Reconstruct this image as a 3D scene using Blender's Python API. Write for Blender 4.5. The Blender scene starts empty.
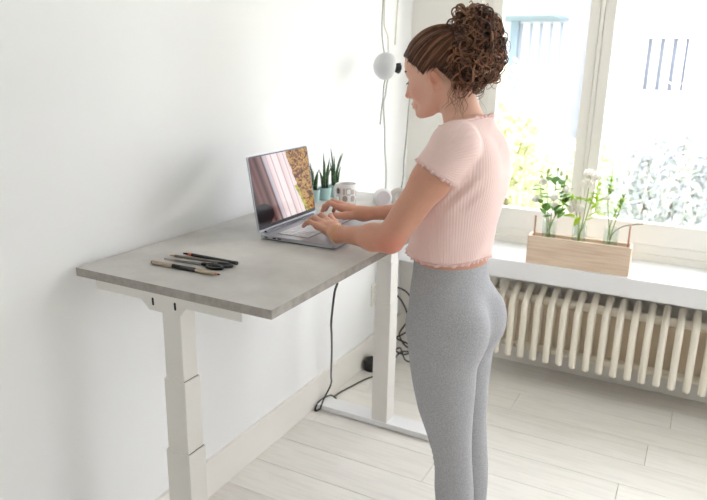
import bpy, bmesh, math, random
import numpy as np
from mathutils import Vector, Matrix
rnd = random.Random(7)
nrg = np.random.default_rng(11)
S = bpy.context.scene
COL = S.collection

# ------------------------------------------------------------------ camera
CAM = (1.46356, -1.16590, 1.56948)
YAW, PITCH, ROLL, FPX = map(float, (math.radians(-27.4668), math.radians(-15.6351), math.radians(1.14456), 665.74))
fw = Vector((math.sin(YAW)*math.cos(PITCH), math.cos(YAW)*math.cos(PITCH), math.sin(PITCH)))
rt = fw.cross(Vector((0, 0, 1))).normalized(); up = rt.cross(fw)
r2 = rt*math.cos(ROLL)+up*math.sin(ROLL); u2 = -rt*math.sin(ROLL)+up*math.cos(ROLL)
cd = bpy.data.cameras.new('camera'); cam = bpy.data.objects.new('camera', cd); COL.objects.link(cam)
cam.matrix_world = Matrix(((r2.x, u2.x, -fw.x, CAM[0]), (r2.y, u2.y, -fw.y, CAM[1]), (r2.z, u2.z, -fw.z, CAM[2]), (0, 0, 0, 1)))
cd.sensor_width = 36; cd.lens = FPX/707*36; cd.clip_start = .05
cd.dof.use_dof = True; cd.dof.focus_distance = 1.85; cd.dof.aperture_fstop = 4.2
S.camera = cam
# ------------------------------------------------------------------ light
W = bpy.data.worlds.new('sky'); S.world = W; W.use_nodes = True
bg = W.node_tree.nodes['Background']
bg.inputs[0].default_value = (.945, .968, 1, 1); bg.inputs[1].default_value = 4.0
sd = bpy.data.lights.new('sun', 'SUN'); sd.energy = 4.2; sd.angle = math.radians(5); sd.color = (1, .95, .87)
sun = bpy.data.objects.new('sun', sd); COL.objects.link(sun)
sun.rotation_euler = Vector((-1, -1.65, -.88)).to_track_quat('-Z', 'Y').to_euler()
S.view_settings.view_transform = 'Standard'; S.view_settings.look = 'None'
S.view_settings.exposure = 0.86; S.view_settings.gamma = 1; S.view_settings.use_curve_mapping = False
S.cycles.diffuse_bounces = 6; S.cycles.max_bounces = 12; S.cycles.transparent_max_bounces = 16

# ------------------------------------------------------------------ helpers
def lin(c):
    return tuple(((v/255)/12.92 if v/255 <= .04045 else ((v/255+.055)/1.055)**2.4) for v in c)+(1,)
MATS = {}
def mat(name, rgb, rough=.5, metal=0, noise=None, bump=None, emit=None, sss=0, spec=.5, coat=0):
    """procedural principled material. noise=(scale, rgb2, lo, hi, stretch); bump=(scale, strength, distance)"""
    m = bpy.data.materials.new(name); m.use_nodes = True; nt = m.node_tree; N = nt.nodes; Lk = nt.links
    b = N['Principled BSDF']; b.inputs['Base Color'].default_value = lin(rgb)
    b.inputs['Roughness'].default_value = rough; b.inputs['Metallic'].default_value = metal
    b.inputs['Specular IOR Level'].default_value = spec
    if coat: b.inputs['Coat Weight'].default_value = coat
    if sss:
        b.inputs['Subsurface Weight'].default_value = sss; b.inputs['Subsurface Scale'].default_value = .01
        b.inputs['Subsurface Radius'].default_value = (1, .35, .2)
    tc = N.new('ShaderNodeTexCoord')
    if noise:
        sc, rgb2, lo, hi, st = noise
        mp = N.new('ShaderNodeMapping'); mp.inputs['Scale'].default_value = st
        nz = N.new('ShaderNodeTexNoise'); nz.inputs['Scale'].default_value = sc; nz.inputs['Detail'].default_value = 6
        nz.inputs['Roughness'].default_value = .6
        cr = N.new('ShaderNodeValToRGB'); cr.color_ramp.elements[0].position = lo; cr.color_ramp.elements[1].position = hi
        cr.color_ramp.elements[0].color = lin(rgb); cr.color_ramp.elements[1].color = lin(rgb2)
        Lk.new(tc.outputs['Object'], mp.inputs[0]); Lk.new(mp.outputs[0], nz.inputs[0])
        Lk.new(nz.outputs[0], cr.inputs[0]); Lk.new(cr.outputs[0], b.inputs['Base Color'])
    if bump:
        n2 = N.new('ShaderNodeTexNoise'); n2.inputs['Scale'].default_value = bump[0]; n2.inputs['Detail'].default_value = 4
        bp = N.new('ShaderNodeBump'); bp.inputs['Strength'].default_value = bump[1]; bp.inputs['Distance'].default_value = bump[2]
        Lk.new(tc.outputs['Object'], n2.inputs[0]); Lk.new(n2.outputs[0], bp.inputs['Height']); Lk.new(bp.outputs[0], b.inputs['Normal'])
    if emit:
        b.inputs['Emission Color'].default_value = lin(emit[0]); b.inputs['Emission Strength'].default_value = emit[1]
    MATS[name] = m
    return m
def attr_color(m, layer='Col'):
    nt = m.node_tree; a = nt.nodes.new('ShaderNodeAttribute'); a.attribute_name = layer
    nt.links.new(a.outputs['Color'], nt.nodes['Principled BSDF'].inputs['Base Color'])
def glassy(name, tint=(255, 255, 255), gloss=.06, rough=.02):
    m = bpy.data.materials.new(name); m.use_nodes = True; nt = m.node_tree; N = nt.nodes
    N.remove(N['Principled BSDF']); out = N['Material Output']
    t = N.new('ShaderNodeBsdfTransparent'); t.inputs[0].default_value = lin(tint)
    g = N.new('ShaderNodeBsdfGlossy'); g.inputs['Roughness'].default_value = rough
    fr = N.new('ShaderNodeLayerWeight'); fr.inputs[0].default_value = .5
    pw_ = N.new('ShaderNodeMath'); pw_.operation = 'POWER'; pw_.inputs[1].default_value = 4; nt.links.new(fr.outputs['Facing'], pw_.inputs[0])
    mu = N.new('ShaderNodeMath'); mu.operation = 'MULTIPLY_ADD'; mu.inputs[1].default_value = .5; mu.inputs[2].default_value = gloss*.6
    mx = N.new('ShaderNodeMixShader')
    nt.links.new(pw_.outputs[0], mu.inputs[0]); nt.links.new(mu.outputs[0], mx.inputs[0])
    nt.links.new(t.outputs[0], mx.inputs[1]); nt.links.new(g.outputs[0], mx.inputs[2]); nt.links.new(mx.outputs[0], out.inputs[0])
    MATS[name] = m
    return m

class MB:
    """collects primitive shapes into one mesh"""
    def __init__(s): s.v = []; s.f = []
    def add(s, v, f):
        o = len(s.v); s.v.extend([tuple(map(float, q)) for q in v]); s.f.extend([tuple(int(i)+o for i in q) for q in f]); return s
    def box(s, x0, x1, y0, y1, z0, z1, bev=0):
        if bev <= 0:
            v = [(x, y, z) for x in (x0, x1) for y in (y0, y1) for z in (z0, z1)]
            return s.add(v, [(0, 1, 3, 2), (4, 6, 7, 5), (0, 4, 5, 1), (2, 3, 7, 6), (0, 2, 6, 4), (1, 5, 7, 3)])
        bm = bmesh.new(); bmesh.ops.create_cube(bm, size=1)
        for q in bm.verts: q.co = ((x0+x1)/2+q.co.x*(x1-x0), (y0+y1)/2+q.co.y*(y1-y0), (z0+z1)/2+q.co.z*(z1-z0))
        bmesh.ops.bevel(bm, geom=bm.edges[:], offset=bev, segments=2, affect='EDGES', profile=.6)
        bm.verts.index_update()
        s.add([q.co[:] for q in bm.verts], [[q.index for q in f.verts] for f in bm.faces]); bm.free(); return s
    def tube(s, pts, r, n=8, cap=True):
        P = [Vector(p) for p in pts]; R = r if isinstance(r, (list, tuple)) else [r]*len(P)
        v = []; f = []; prev = None
        for i, p in enumerate(P):
            d = (P[min(i+1, len(P)-1)]-P[max(i-1, 0)]).normalized()
            if prev is None:
                a = d.orthogonal().normalized()
            else:
                a = (prev-d*prev.dot(d)).normalized()
            prev = a; b = d.cross(a)
            for k in range(n):
                t = 2*math.pi*k/n; v.append(p+(a*math.cos(t)+b*math.sin(t))*R[i])
        for i in range(len(P)-1):
            for k in range(n):
                f.append((i*n+k, i*n+(k+1) % n, (i+1)*n+(k+1) % n, (i+1)*n+k))
        if cap: f.append(tuple(range(n-1, -1, -1))); f.append(tuple((len(P)-1)*n+k for k in range(n)))
        return s.add(v, f)
    def lathe(s, prof, n=32, org=(0, 0, 0), ax=None, cap=True):
        """prof = [(radius, height)], axis default z"""
        M = Matrix.Identity(3) if ax is None else Vector(ax).to_track_quat('Z', 'Y').to_matrix()
        v = []; f = []; o = Vector(org)
        for (r, h) in prof:
            for k in range(n):
                t = 2*math.pi*k/n; v.append(o+M @ Vector((r*math.cos(t), r*math.sin(t), h)))
        for i in range(len(prof)-1):
            for k in range(n): f.append((i*n+k, i*n+(k+1) % n, (i+1)*n+(k+1) % n, (i+1)*n+k))
        if cap:
            f.append(tuple(range(n-1, -1, -1))); f.append(tuple((len(prof)-1)*n+k for k in range(n)))
        return s.add(v, f)
    def prism(s, poly, fn):
        """poly 2-D outline, fn(u, v, side) -> 3-D point, side 0/1"""
        n = len(poly); v = [fn(a, b, 0) for a, b in poly]+[fn(a, b, 1) for a, b in poly]
        f = [tuple(range(n-1, -1, -1)), tuple(range(n, 2*n))]+[(i, (i+1) % n, n+(i+1) % n, n+i) for i in range(n)]
        return s.add(v, f)
    def mesh(s, name, m=None, smooth=False):
        me = bpy.data.meshes.new(name); me.from_pydata(s.v, [], s.f); me.update()
        if smooth:
            me.shade_smooth() if smooth is True else me.shade_smooth()
        if m is not None: me.materials.append(m)
        bm = bmesh.new(); bm.from_mesh(me); bmesh.ops.recalc_face_normals(bm, faces=bm.faces[:])
        if smooth == 'auto':
            for e in bm.edges:
                if len(e.link_faces) == 2 and e.calc_face_angle(0) > .6: e.smooth = False
        bm.to_mesh(me); bm.free()
        return me
    def build(s, name, m, parent=None, smooth=False):
        return link(name, s.mesh(name, m, smooth), parent)
def link(name, me, parent=None):
    o = bpy.data.objects.new(name, me); COL.objects.link(o)
    if parent is not None: o.parent = parent
    return o
def tag(o, label=None, cat=None, group=None, kind=None):
    for k, v in (('label', label), ('category', cat), ('group', group), ('kind', kind)):
        if v: o[k] = v
    return o
def thing(name, label, cat, loc=(0, 0, 0), rz=0, group=None):
    o = bpy.data.objects.new(name, None); COL.objects.link(o); o.location = loc; o.rotation_euler = (0, 0, rz)
    o.empty_display_size = .05
    return tag(o, label, cat, group)
def bez(pts, n=10):
    """Catmull-Rom through pts"""
    P = [Vector(p) for p in pts]; P = [2*P[0]-P[1]]+P+[2*P[-1]-P[-2]]; out = []
    for i in range(1, len(P)-2):
        for k in range(n):
            t = k/n; a, b, c, d = P[i-1:i+3]
            out.append(.5*((2*b)+(c-a)*t+(2*a-5*b+4*c-d)*t*t+(-a+3*b-3*c+d)*t**3))
    out.append(P[-2]); return out

# ------------------------------------------------------------------ materials
WALL = mat('wall_paint', (243, 243, 243), .85, bump=(90, .06, .002))
WALLW = mat('window_wall_paint', (240, 237, 232), .85, bump=(90, .06, .002))
TRIM = mat('trim_paint', (240, 236, 230), .45)
FRAME = mat('window_frame_paint', (246, 243, 237), .4)
SILL = mat('sill_paint', (244, 244, 246), .35)
STEEL = mat('desk_powder_coat', (228, 225, 220), .45)
STEELW = mat('desk_powder_coat_white', (240, 240, 242), .4)
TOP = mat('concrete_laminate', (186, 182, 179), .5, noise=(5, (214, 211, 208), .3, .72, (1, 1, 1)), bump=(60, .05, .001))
EDGE = mat('concrete_edge_shaded', (152, 146, 140), .6, noise=(45, (172, 166, 160), .35, .65, (1, 1, 1)))  # speckled laminate of the top, edge shade put into the darker colour
RADM = mat('radiator_enamel', (244, 236, 222), .35)
BLK = mat('black_plastic', (24, 24, 26), .45)
RUB = mat('black_cable_rubber', (38, 38, 40), .5)
SLOT = mat('slot_dark', (20, 20, 22), .7)
GLASS = glassy('pane_glass')
VGLASS = glassy('vase_glass', (246, 250, 248), .09)

# ------------------------------------------------------------------ room shell
YW = 2.27           # inner face of the window wall
XR, YB, ZC = 4.3, -3.4, 2.75
def struct(name, m, *boxes, smooth=False):
    b = MB()
    for q in boxes: b.box(*q)
    return tag(b.build(name, m), kind='structure')
fl = tag(MB().box(-.02, XR, YB, YW+.02, -.06, -.012).build('floor', mat('floor_underlay', (150, 140, 128), .9)), kind='structure')
tag(fl, 'pale whitewashed oak plank floor', None)
# planks along X, width .19
PL = []
for i in range(4):
    base = [(240, 236, 230), (236, 232, 226), (243, 240, 235), (233, 228, 222)][i]
    PL.append(mat('whitewashed_oak', base, .42, noise=(3.2, tuple(v-14 for v in base), .45, .75, (1.2, 14, 1)), bump=(30, .05, .001)))
pw, plen = .185, 1.29
pm = [MB().box(0, plen-.0018, 0, pw-.0018, -.012, 0, .0012).mesh('plank', PL[i]) for i in range(4)]
row = 0; y = YW
while y > YB+.02:
    y -= pw; off = -((row*.53+.30) % 1)*plen; x = off
    while x < XR:
        x0 = max(x, .0); x1 = min(x+plen, XR)
        if x1-x0 > .03:
            if x0 == x and x1 == x+plen:
                o = link('plank', pm[rnd.randrange(4)], fl); o.location = (x, y, 0)
            else:
                o = MB().box(0, x1-x0-.0018, 0, pw-.0018, -.012, 0, .0012).build('plank', PL[rnd.randrange(4)], fl); o.location = (x0, y, 0)
        x += plen
    row += 1
struct('wall_left', WALL, (-.12, 0, YB, YW+.3, -.02, ZC))
struct('ceiling', WALL, (-.12, XR+.12, YB-.12, YW+.3, ZC, ZC+.1))
RY0, RY1, RZ0, RZ1 = .25, 1.75, .85, 2.15      # unseen window, added in the right-hand wall for fill light
struct('wall_right', WALL, (XR, XR+.12, YB, RY0, -.02, ZC), (XR, XR+.12, RY1, YW+.3, -.02, ZC), (XR, XR+.12, RY0, RY1, RZ1, ZC), (XR, XR+.12, RY0, RY1, -.02, RZ0))
struct('wall_rear', WALL, (-.12, XR+.12, YB-.12, YB, -.02, ZC))
# window wall: opening x .42..3.0, z .66..2.35
WX0, WX1, WZ0, WZ1 = .375, 3.2, .655, 2.40
struct('wall_window', WALLW, (-.12, WX0, YW, YW+.3, -.02, ZC), (WX1, XR+.12, YW, YW+.3, -.02, ZC), (WX0, WX1, YW, YW+.3, WZ1, ZC), (WX0, WX1, YW, YW+.3, -.02, WZ0-.001))
struct('baseboard_left', TRIM, (0, .016, YB, YW, 0, .15, .003))
struct('baseboard_window', TRIM, (.016, XR, YW-.016, YW, 0, .15, .003))
# window sill board
s = tag(MB().box(.001, 3.5, 1.97, YW+.058, .562, .655, .006).build('window_sill', SILL), 'deep white window sill board above the radiator', None, kind='structure')
# window frames
YG = 2.375
wf = MB()
wf.box(WX0, WX1, YG-.045, YG+.05, .655, .735, .004)          # fixed bottom rail
wf.box(WX0, WX1, YG-.058, YG-.045, .655, .69, .003)
wf.box(WX0, WX1, YG-.045, YG+.05, 2.31, WZ1)
wf.box(WX0, WX0+.045, YG-.045, YG+.05, .735, 2.31)
wf.box(WX1-.045, WX1, YG-.045, YG+.05, .735, 2.31)
wf.box(.943, .961, YG-.066, YG+.05, .735, 2.31, .003)       # mullion
fr = tag(wf.build('trim_1', FRAME), 'cream painted fixed frame and mullion of the window', None, kind='structure')
def sash(name, x0, x1, label):
    z0, z1 = .738, 2.305
    b = MB(); w = .05
    b.box(x0, x1, YG-.06, YG-.01, z0, .845, .005); b.box(x0, x1, YG-.06, YG-.01, z1-w, z1, .005)
    b.box(x0, x0+w, YG-.06, YG-.01, .845, z1-w, .005); b.box(x1-w, x1, YG-.06, YG-.01, .845, z1-w, .005)
    o = tag(b.build(name, FRAME), label, None, kind='structure')
    MB().box(x0+w-.005, x1-w+.005, YG-.038, YG-.032, .840, z1-w+.005).build('pane', GLASS, o)
    return o
sash('window_1', WX0+.047, .942, 'narrow window sash behind the woman')
sash('window_2', .962, WX1-.047, 'wide window sash right of the mullion')
tag(MB().box(-.10, 3.6, YW+.301, YW+.42, .55, .60).build('outer_ledge', SILL), kind='structure')
# frame of the added right-hand fill window
rw = MB(); X0, X1 = XR+.03, XR+.08
rw.box(X0, X1, RY0, RY1, RZ0, RZ0+.06).box(X0, X1, RY0, RY1, RZ1-.06, RZ1)
for q in (RY0, (RY0+RY1)/2-.03, RY1-.06): rw.box(X0, X1, q, q+.06, RZ0+.06, RZ1-.06)
rw = tag(rw.build('added_fill_window', FRAME), kind='structure')
MB().box(XR+.052, XR+.058, RY0+.05, RY1-.05, RZ0+.05, RZ1-.05).build('pane', GLASS, rw)

# ------------------------------------------------------------------ standing desk
DX0, DX1, DY1, DZ, DT = .02, .652, 1.40, 1.03, .0235
desk = thing('standing_desk', 'height-adjustable desk with grey concrete-look top and white steel legs', 'desk', (.336, .7, 0))
def dk(b, name, m, smooth=False):
    me = b.mesh(name, m, smooth); me.transform(Matrix.Translation((-.336, -.7, 0))); return link(name, me, desk)
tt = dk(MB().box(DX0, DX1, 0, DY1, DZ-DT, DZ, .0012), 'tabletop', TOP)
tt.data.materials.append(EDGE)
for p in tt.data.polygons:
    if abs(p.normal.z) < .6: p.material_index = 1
tt['label'] = 'grey concrete-look tabletop'
def bracket(y0, y1, flip):
    prof = [(.086, 1.006), (.086, .981), (.246, .981), (.272, .957), (.373, .957), (.395, .981), (.562, .981), (.562, 1.006)]
    b = MB().prism(prof, lambda u, v, sd: (u, y0 if sd == 0 else y1, v))
    f0, f1 = (y1, y1+.05) if not flip else (y0-.05, y0)
    b.box(.086, .562, f0, f1, 1.003, 1.0064)
    o = dk(b, 'side_bracket', STEEL)
    yy = y0 if not flip else y1
    for x in (.286, .359):
        q = MB()
        out = [(.0035*math.cos(t)*1, (.007 if math.sin(t) > 0 else -.007)+.0035*math.sin(t)) for t in [2*math.pi*k/12 for k in range(12)]]
        q.prism(out, lambda u, v, sd: (x+u, yy-.0006 if sd == 0 else yy+.0006, .981+v))
        sl = dk(q, 'bolt_slot', SLOT); sl.parent = o
    return o
bracket(.006, .010, False); bracket(DY1-.012, DY1-.008, True)
def column(y0, y1, x0=.317, x1=.377, tele=True):
    zz = [(1.003, .766, 0), (.772, .557, .005), (.563, .026, .010)]
    if not tele: zz = [(1.003, .765, 0), (.772, .587, .003), (.593, .026, .006)]
    for a, b_, g in zz:
        dk(MB().box(x0-g, x1+g, y0-g*.6, y1+g*.6, b_, a, .003), 'column_segment', STEEL)
        if g:  # dark gap of the telescoping joint
            dk(MB().box(x0-g+.004, x1+g-.004, y0-g*.6+.004, y1+g*.6-.004, a, a+.0012), 'joint_gasket', SLOT)
column(.013, .068, .308, .368); column(1.262, 1.333, .316, .379, False)
for y0, y1 in ((.0, .085), (1.256, 1.345)):
    dk(MB().box(.022, .68, y0, y1, .004, .03, .004), 'foot', STEELW)
    for x in (.05, .65):
        dk(MB().lathe([(.018, 0), (.018, .005)], 16, (x, (y0+y1)/2, 0)), 'foot_pad', BLK)
dk(MB().box(.322, .372, .068, 1.262, .984, 1.0055, .003), 'cross_beam', STEEL)
dk(MB().box(.29, .41, .40, .62, .965, .984, .004), 'motor_box', STEEL)

# ------------------------------------------------------------------ laptop
LX, LY, LYAW, LT = .2607, .5016, .0238, .1651
LW, LD, LH = .363, .268, .243
ALU = mat('laptop_aluminium', (176, 178, 186), .35, metal=.6)
ALUD = mat('laptop_case_side', (92, 92, 98), .4, metal=.5)
KEYW = mat('laptop_keys', (232, 232, 240), .5)
lap = thing('laptop', 'open silver laptop with glossy screen on the desk', 'laptop', (LX, LY, DZ), LYAW)
b = MB()
ro = .014
def rrect(x0, x1, y0, y1, r, n=5):
    out = []
    for cx, cy, a0 in ((x1-r, y1-r, 0), (x0+r, y1-r, 90), (x0+r, y0+r, 180), (x1-r, y0+r, 270)):
        for k in range(n+1):
            t = math.radians(a0+90*k/n); out.append((cx+r*math.cos(t), cy+r*math.sin(t)))
    return out
b.prism(rrect(0, LD, 0, LW, ro), lambda u, v, sd: (u, v, .005 if sd == 0 else .0155))
MBb = b.build('base', ALU, lap)
MB().prism(rrect(.004, LD-.004, .004, LW-.004, ro), lambda u, v, sd: (u, v, .001 if sd == 0 else .005)).build('bottom_cover', ALUD, lap)
for y in (.03, LW-.03):
    for x in (.03, LD-.03): MB().lathe([(.008, 0), (.008, .0015)], 12, (x, y, 0)).build('rubber_foot', BLK, lap)
for y0 in (.02, .05, .068): MB().box(y0, y0+.012, -.0006, .001, .0075, .0115).build('port', SLOT, lap)
MB().box(.045, .16, .035, LW-.035, .0155, .0158).build('keyboard_deck', ALUD, lap)
kb = MB()
for r in range(6):
    xx = .048+r*.0183; n = 15; kw = (LW-.074)/n
    if r == 5:
        ks = [(.037+i*kw, kw) for i in range(4)]+[(.037+4*kw, kw*5)]+[(.037+(9+i)*kw, kw) for i in range(6)]
    else: ks = [(.037+i*kw, kw) for i in range(n)]
    for y0, w in ks: kb.box(xx, xx+.016, y0+.001, y0+w-.001, .0158, .0178)
tag(kb.build('keys', KEYW, lap), kind='stuff')
MB().prism(rrect(.172, LD-.01, LW/2-.06, LW/2+.06, .005), lambda u, v, sd: (u, v, .0155 if sd == 0 else .0159)).build('trackpad', KEYW, lap)
MB().tube([(.004, .03, .0155), (.004, LW-.03, .0155)], .006, 12).build('hinge', ALUD, lap)
# lid: local frame u along width (y), v up the lid
def lidp(u, v, w):   # w = out of the screen towards the user
    return (-math.sin(LT)*v+math.cos(LT)*w, u, .017+math.cos(LT)*v+math.sin(LT)*w)
lid = MB().prism(rrect(0, LW, 0, LH, .009), lambda u, v, sd: lidp(u, v, -.005 if sd == 0 else .0005)).build('lid', ALU, lap)
MB().prism(rrect(.002, LW-.002, .009, LH-.002, .007), lambda u, v, sd: lidp(u, v, .0002 if sd == 0 else .0010)).build('bezel', BLK, lid)
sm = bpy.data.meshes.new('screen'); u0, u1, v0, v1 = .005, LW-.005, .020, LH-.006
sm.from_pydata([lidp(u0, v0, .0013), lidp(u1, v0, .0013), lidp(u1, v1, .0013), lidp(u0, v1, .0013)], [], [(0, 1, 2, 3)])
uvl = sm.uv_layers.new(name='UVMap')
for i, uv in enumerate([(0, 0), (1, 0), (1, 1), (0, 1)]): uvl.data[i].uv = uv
def screen_reflection_mat():  # reflections of the room painted on the screen as emission
    m = bpy.data.materials.new('painted_screen_reflection'); m.use_nodes = True; nt = m.node_tree; N = nt.nodes; L = nt.links
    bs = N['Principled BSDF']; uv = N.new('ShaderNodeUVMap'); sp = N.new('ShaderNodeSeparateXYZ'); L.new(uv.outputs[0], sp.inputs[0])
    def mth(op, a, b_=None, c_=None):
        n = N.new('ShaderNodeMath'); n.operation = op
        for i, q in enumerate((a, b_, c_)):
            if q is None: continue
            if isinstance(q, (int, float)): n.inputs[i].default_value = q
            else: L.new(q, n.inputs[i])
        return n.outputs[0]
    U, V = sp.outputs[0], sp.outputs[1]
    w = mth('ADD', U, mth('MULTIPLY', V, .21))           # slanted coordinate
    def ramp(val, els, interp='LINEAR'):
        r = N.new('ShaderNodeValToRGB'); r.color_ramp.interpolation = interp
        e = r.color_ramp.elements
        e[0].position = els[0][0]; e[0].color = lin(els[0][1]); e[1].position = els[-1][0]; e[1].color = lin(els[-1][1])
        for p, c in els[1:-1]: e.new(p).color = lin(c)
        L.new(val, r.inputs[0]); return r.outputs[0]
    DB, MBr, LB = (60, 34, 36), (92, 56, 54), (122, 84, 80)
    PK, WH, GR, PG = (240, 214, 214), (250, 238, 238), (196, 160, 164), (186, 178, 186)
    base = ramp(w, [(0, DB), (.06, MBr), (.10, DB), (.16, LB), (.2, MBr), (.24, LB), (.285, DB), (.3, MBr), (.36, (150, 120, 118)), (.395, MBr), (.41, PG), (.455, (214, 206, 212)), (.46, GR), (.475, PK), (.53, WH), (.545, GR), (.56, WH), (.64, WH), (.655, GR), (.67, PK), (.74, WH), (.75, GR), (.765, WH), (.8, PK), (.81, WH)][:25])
    # reflected foliage
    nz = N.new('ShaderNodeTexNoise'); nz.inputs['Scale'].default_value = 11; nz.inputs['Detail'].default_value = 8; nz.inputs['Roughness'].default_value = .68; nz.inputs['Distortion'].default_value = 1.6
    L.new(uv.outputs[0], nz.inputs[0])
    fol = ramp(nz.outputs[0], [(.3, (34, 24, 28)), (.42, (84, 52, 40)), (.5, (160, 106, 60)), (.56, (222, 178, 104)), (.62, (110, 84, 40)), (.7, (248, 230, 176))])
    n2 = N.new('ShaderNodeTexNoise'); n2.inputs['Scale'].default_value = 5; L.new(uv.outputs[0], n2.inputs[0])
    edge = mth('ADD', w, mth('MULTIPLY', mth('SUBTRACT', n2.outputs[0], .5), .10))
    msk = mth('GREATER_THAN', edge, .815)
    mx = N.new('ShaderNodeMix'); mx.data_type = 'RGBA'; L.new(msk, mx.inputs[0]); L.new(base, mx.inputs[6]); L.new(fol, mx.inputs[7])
    # reflection of a yellow-green leaf stem
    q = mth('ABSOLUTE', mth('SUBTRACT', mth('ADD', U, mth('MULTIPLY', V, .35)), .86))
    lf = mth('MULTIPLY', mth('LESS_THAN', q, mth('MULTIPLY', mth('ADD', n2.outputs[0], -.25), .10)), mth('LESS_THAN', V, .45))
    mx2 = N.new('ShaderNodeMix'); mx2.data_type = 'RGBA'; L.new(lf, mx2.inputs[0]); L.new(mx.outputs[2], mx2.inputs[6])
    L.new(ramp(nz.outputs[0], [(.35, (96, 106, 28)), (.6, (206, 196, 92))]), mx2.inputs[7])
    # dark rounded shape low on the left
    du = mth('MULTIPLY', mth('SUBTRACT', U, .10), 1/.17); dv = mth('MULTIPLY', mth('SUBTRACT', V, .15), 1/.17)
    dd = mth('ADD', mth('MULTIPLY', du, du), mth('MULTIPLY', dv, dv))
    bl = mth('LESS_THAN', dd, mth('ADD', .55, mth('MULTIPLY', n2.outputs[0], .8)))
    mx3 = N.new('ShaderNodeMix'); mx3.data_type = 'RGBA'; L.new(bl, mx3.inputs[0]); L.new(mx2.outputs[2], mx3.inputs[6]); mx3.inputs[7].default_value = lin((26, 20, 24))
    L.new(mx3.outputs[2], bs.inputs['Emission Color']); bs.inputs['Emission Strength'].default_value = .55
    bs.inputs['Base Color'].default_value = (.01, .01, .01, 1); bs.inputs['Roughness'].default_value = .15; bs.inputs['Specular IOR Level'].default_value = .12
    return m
sm.materials.append(screen_reflection_mat()); so = link('screen', sm, lid)
so['label'] = 'screen with painted reflections of brown stripes, pale pink stripes and golden foliage'

# ------------------------------------------------------------------ pens and scissors on the desk
ZT = DZ
def stick(name, label, cat, p, q, parts, group='pens on the desk'):
    """parts: (t0, t1, r0, r1, mat, name), lying on the desk"""
    P, Q = Vector((*p, 0)), Vector((*q, 0)); L = (Q-P).length
    t = thing(name, label, cat, (p[0], p[1], ZT), math.atan2(q[1]-p[1], q[0]-p[0]), group)
    rm = max(max(a[2], a[3]) for a in parts)
    for t0, t1, r0, r1, m, nm in parts:
        MB().lathe([(r0*.9, 0), (r0, .0006), (r1, (t1-t0)*L-.0006), (r1*.9, (t1-t0)*L)], 10, (t0*L, 0, rm), (1, 0, 0)).build(nm, m, t, 'auto')
    return t
WOODP = mat('pen_pale_wood', (190, 172, 152), .5, noise=(40, (160, 142, 122), .4, .7, (1, 6, 6)))
GREYP = mat('pencil_grey', (122, 116, 108), .5); DGR = mat('pen_charcoal', (44, 42, 44), .45)
ORG = mat('orange_band', (226, 120, 78), .5); TIPW = mat('pencil_bare_wood', (206, 160, 128), .7); SILV = mat('scissor_steel', (150, 148, 148), .3, metal=.8)
BRS = mat('copper_metal', (190, 140, 118), .35, metal=.7)
stick('ballpoint_pen', 'pale wood pen with black middle section, nearest the desk end', 'pen', (.170, .126), (.400, .133), [
    (0, .02, .004, .0055, DGR, 'end_cap'), (.02, .32, .0058, .0058, WOODP, 'barrel'), (.32, .66, .0062, .0062, DGR, 'grip'), (.66, .93, .0058, .0058, WOODP, 'barrel'), (.93, .97, .0045, .003, BRS, 'collar'), (.97, 1.0, .0028, .0012, DGR, 'tip')])
stick('graphite_pencil', 'grey pencil lying between scissors and black pencil', 'pencil', (.160, .208), (.352, .228), [
    (0, .015, .0006, .0014, DGR, 'lead'), (.015, .09, .0014, .004, TIPW, 'sharpened_tip'), (.09, 1, .004, .004, GREYP, 'barrel')])
stick('black_marker', 'black pencil with orange band, farthest from the desk end', 'pencil', (.182, .240), (.374, .240), [
    (0, .10, .0022, .0034, DGR, 'tip'), (.10, .16, .0046, .0046, ORG, 'band'), (.16, .94, .0048, .0048, BLK, 'barrel'), (.94, 1, .0053, .0053, BLK, 'end_cap')])
sc = thing('scissors', 'black-handled steel scissors lying closed between the pens', 'scissors', (.172, .172, ZT), .11)
for s_ in (-1, 1):
    bl = MB().prism([(0, 0), (.06, .0045*s_), (.13, .006*s_), (.137, .001*s_), (.06, -.002*s_)], lambda u, v, sd: (u, v, .0035+.0013*s_+(0 if sd == 0 else .0016)))
    bl.build('blade', SILV, sc)
    cx, cy = .178+.006*s_, .0135*s_+.002
    ring = [(cx+.024*math.cos(a), cy+.0115*math.sin(a), .0052) for a in [2*math.pi*k/20 for k in range(21)]]
    MB().tube(ring, .0042, 8).tube([(.125, .002*s_, .0052), (.145, .004*s_, .0052), (.158, .008*s_, .0052)], [.0042, .0048, .004], 8).build('handle', BLK, sc, True)
MB().lathe([(.003, 0), (.003, .0015)], 10, (.128, 0, .0068)).build('pivot_screw', SILV, sc)

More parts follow.
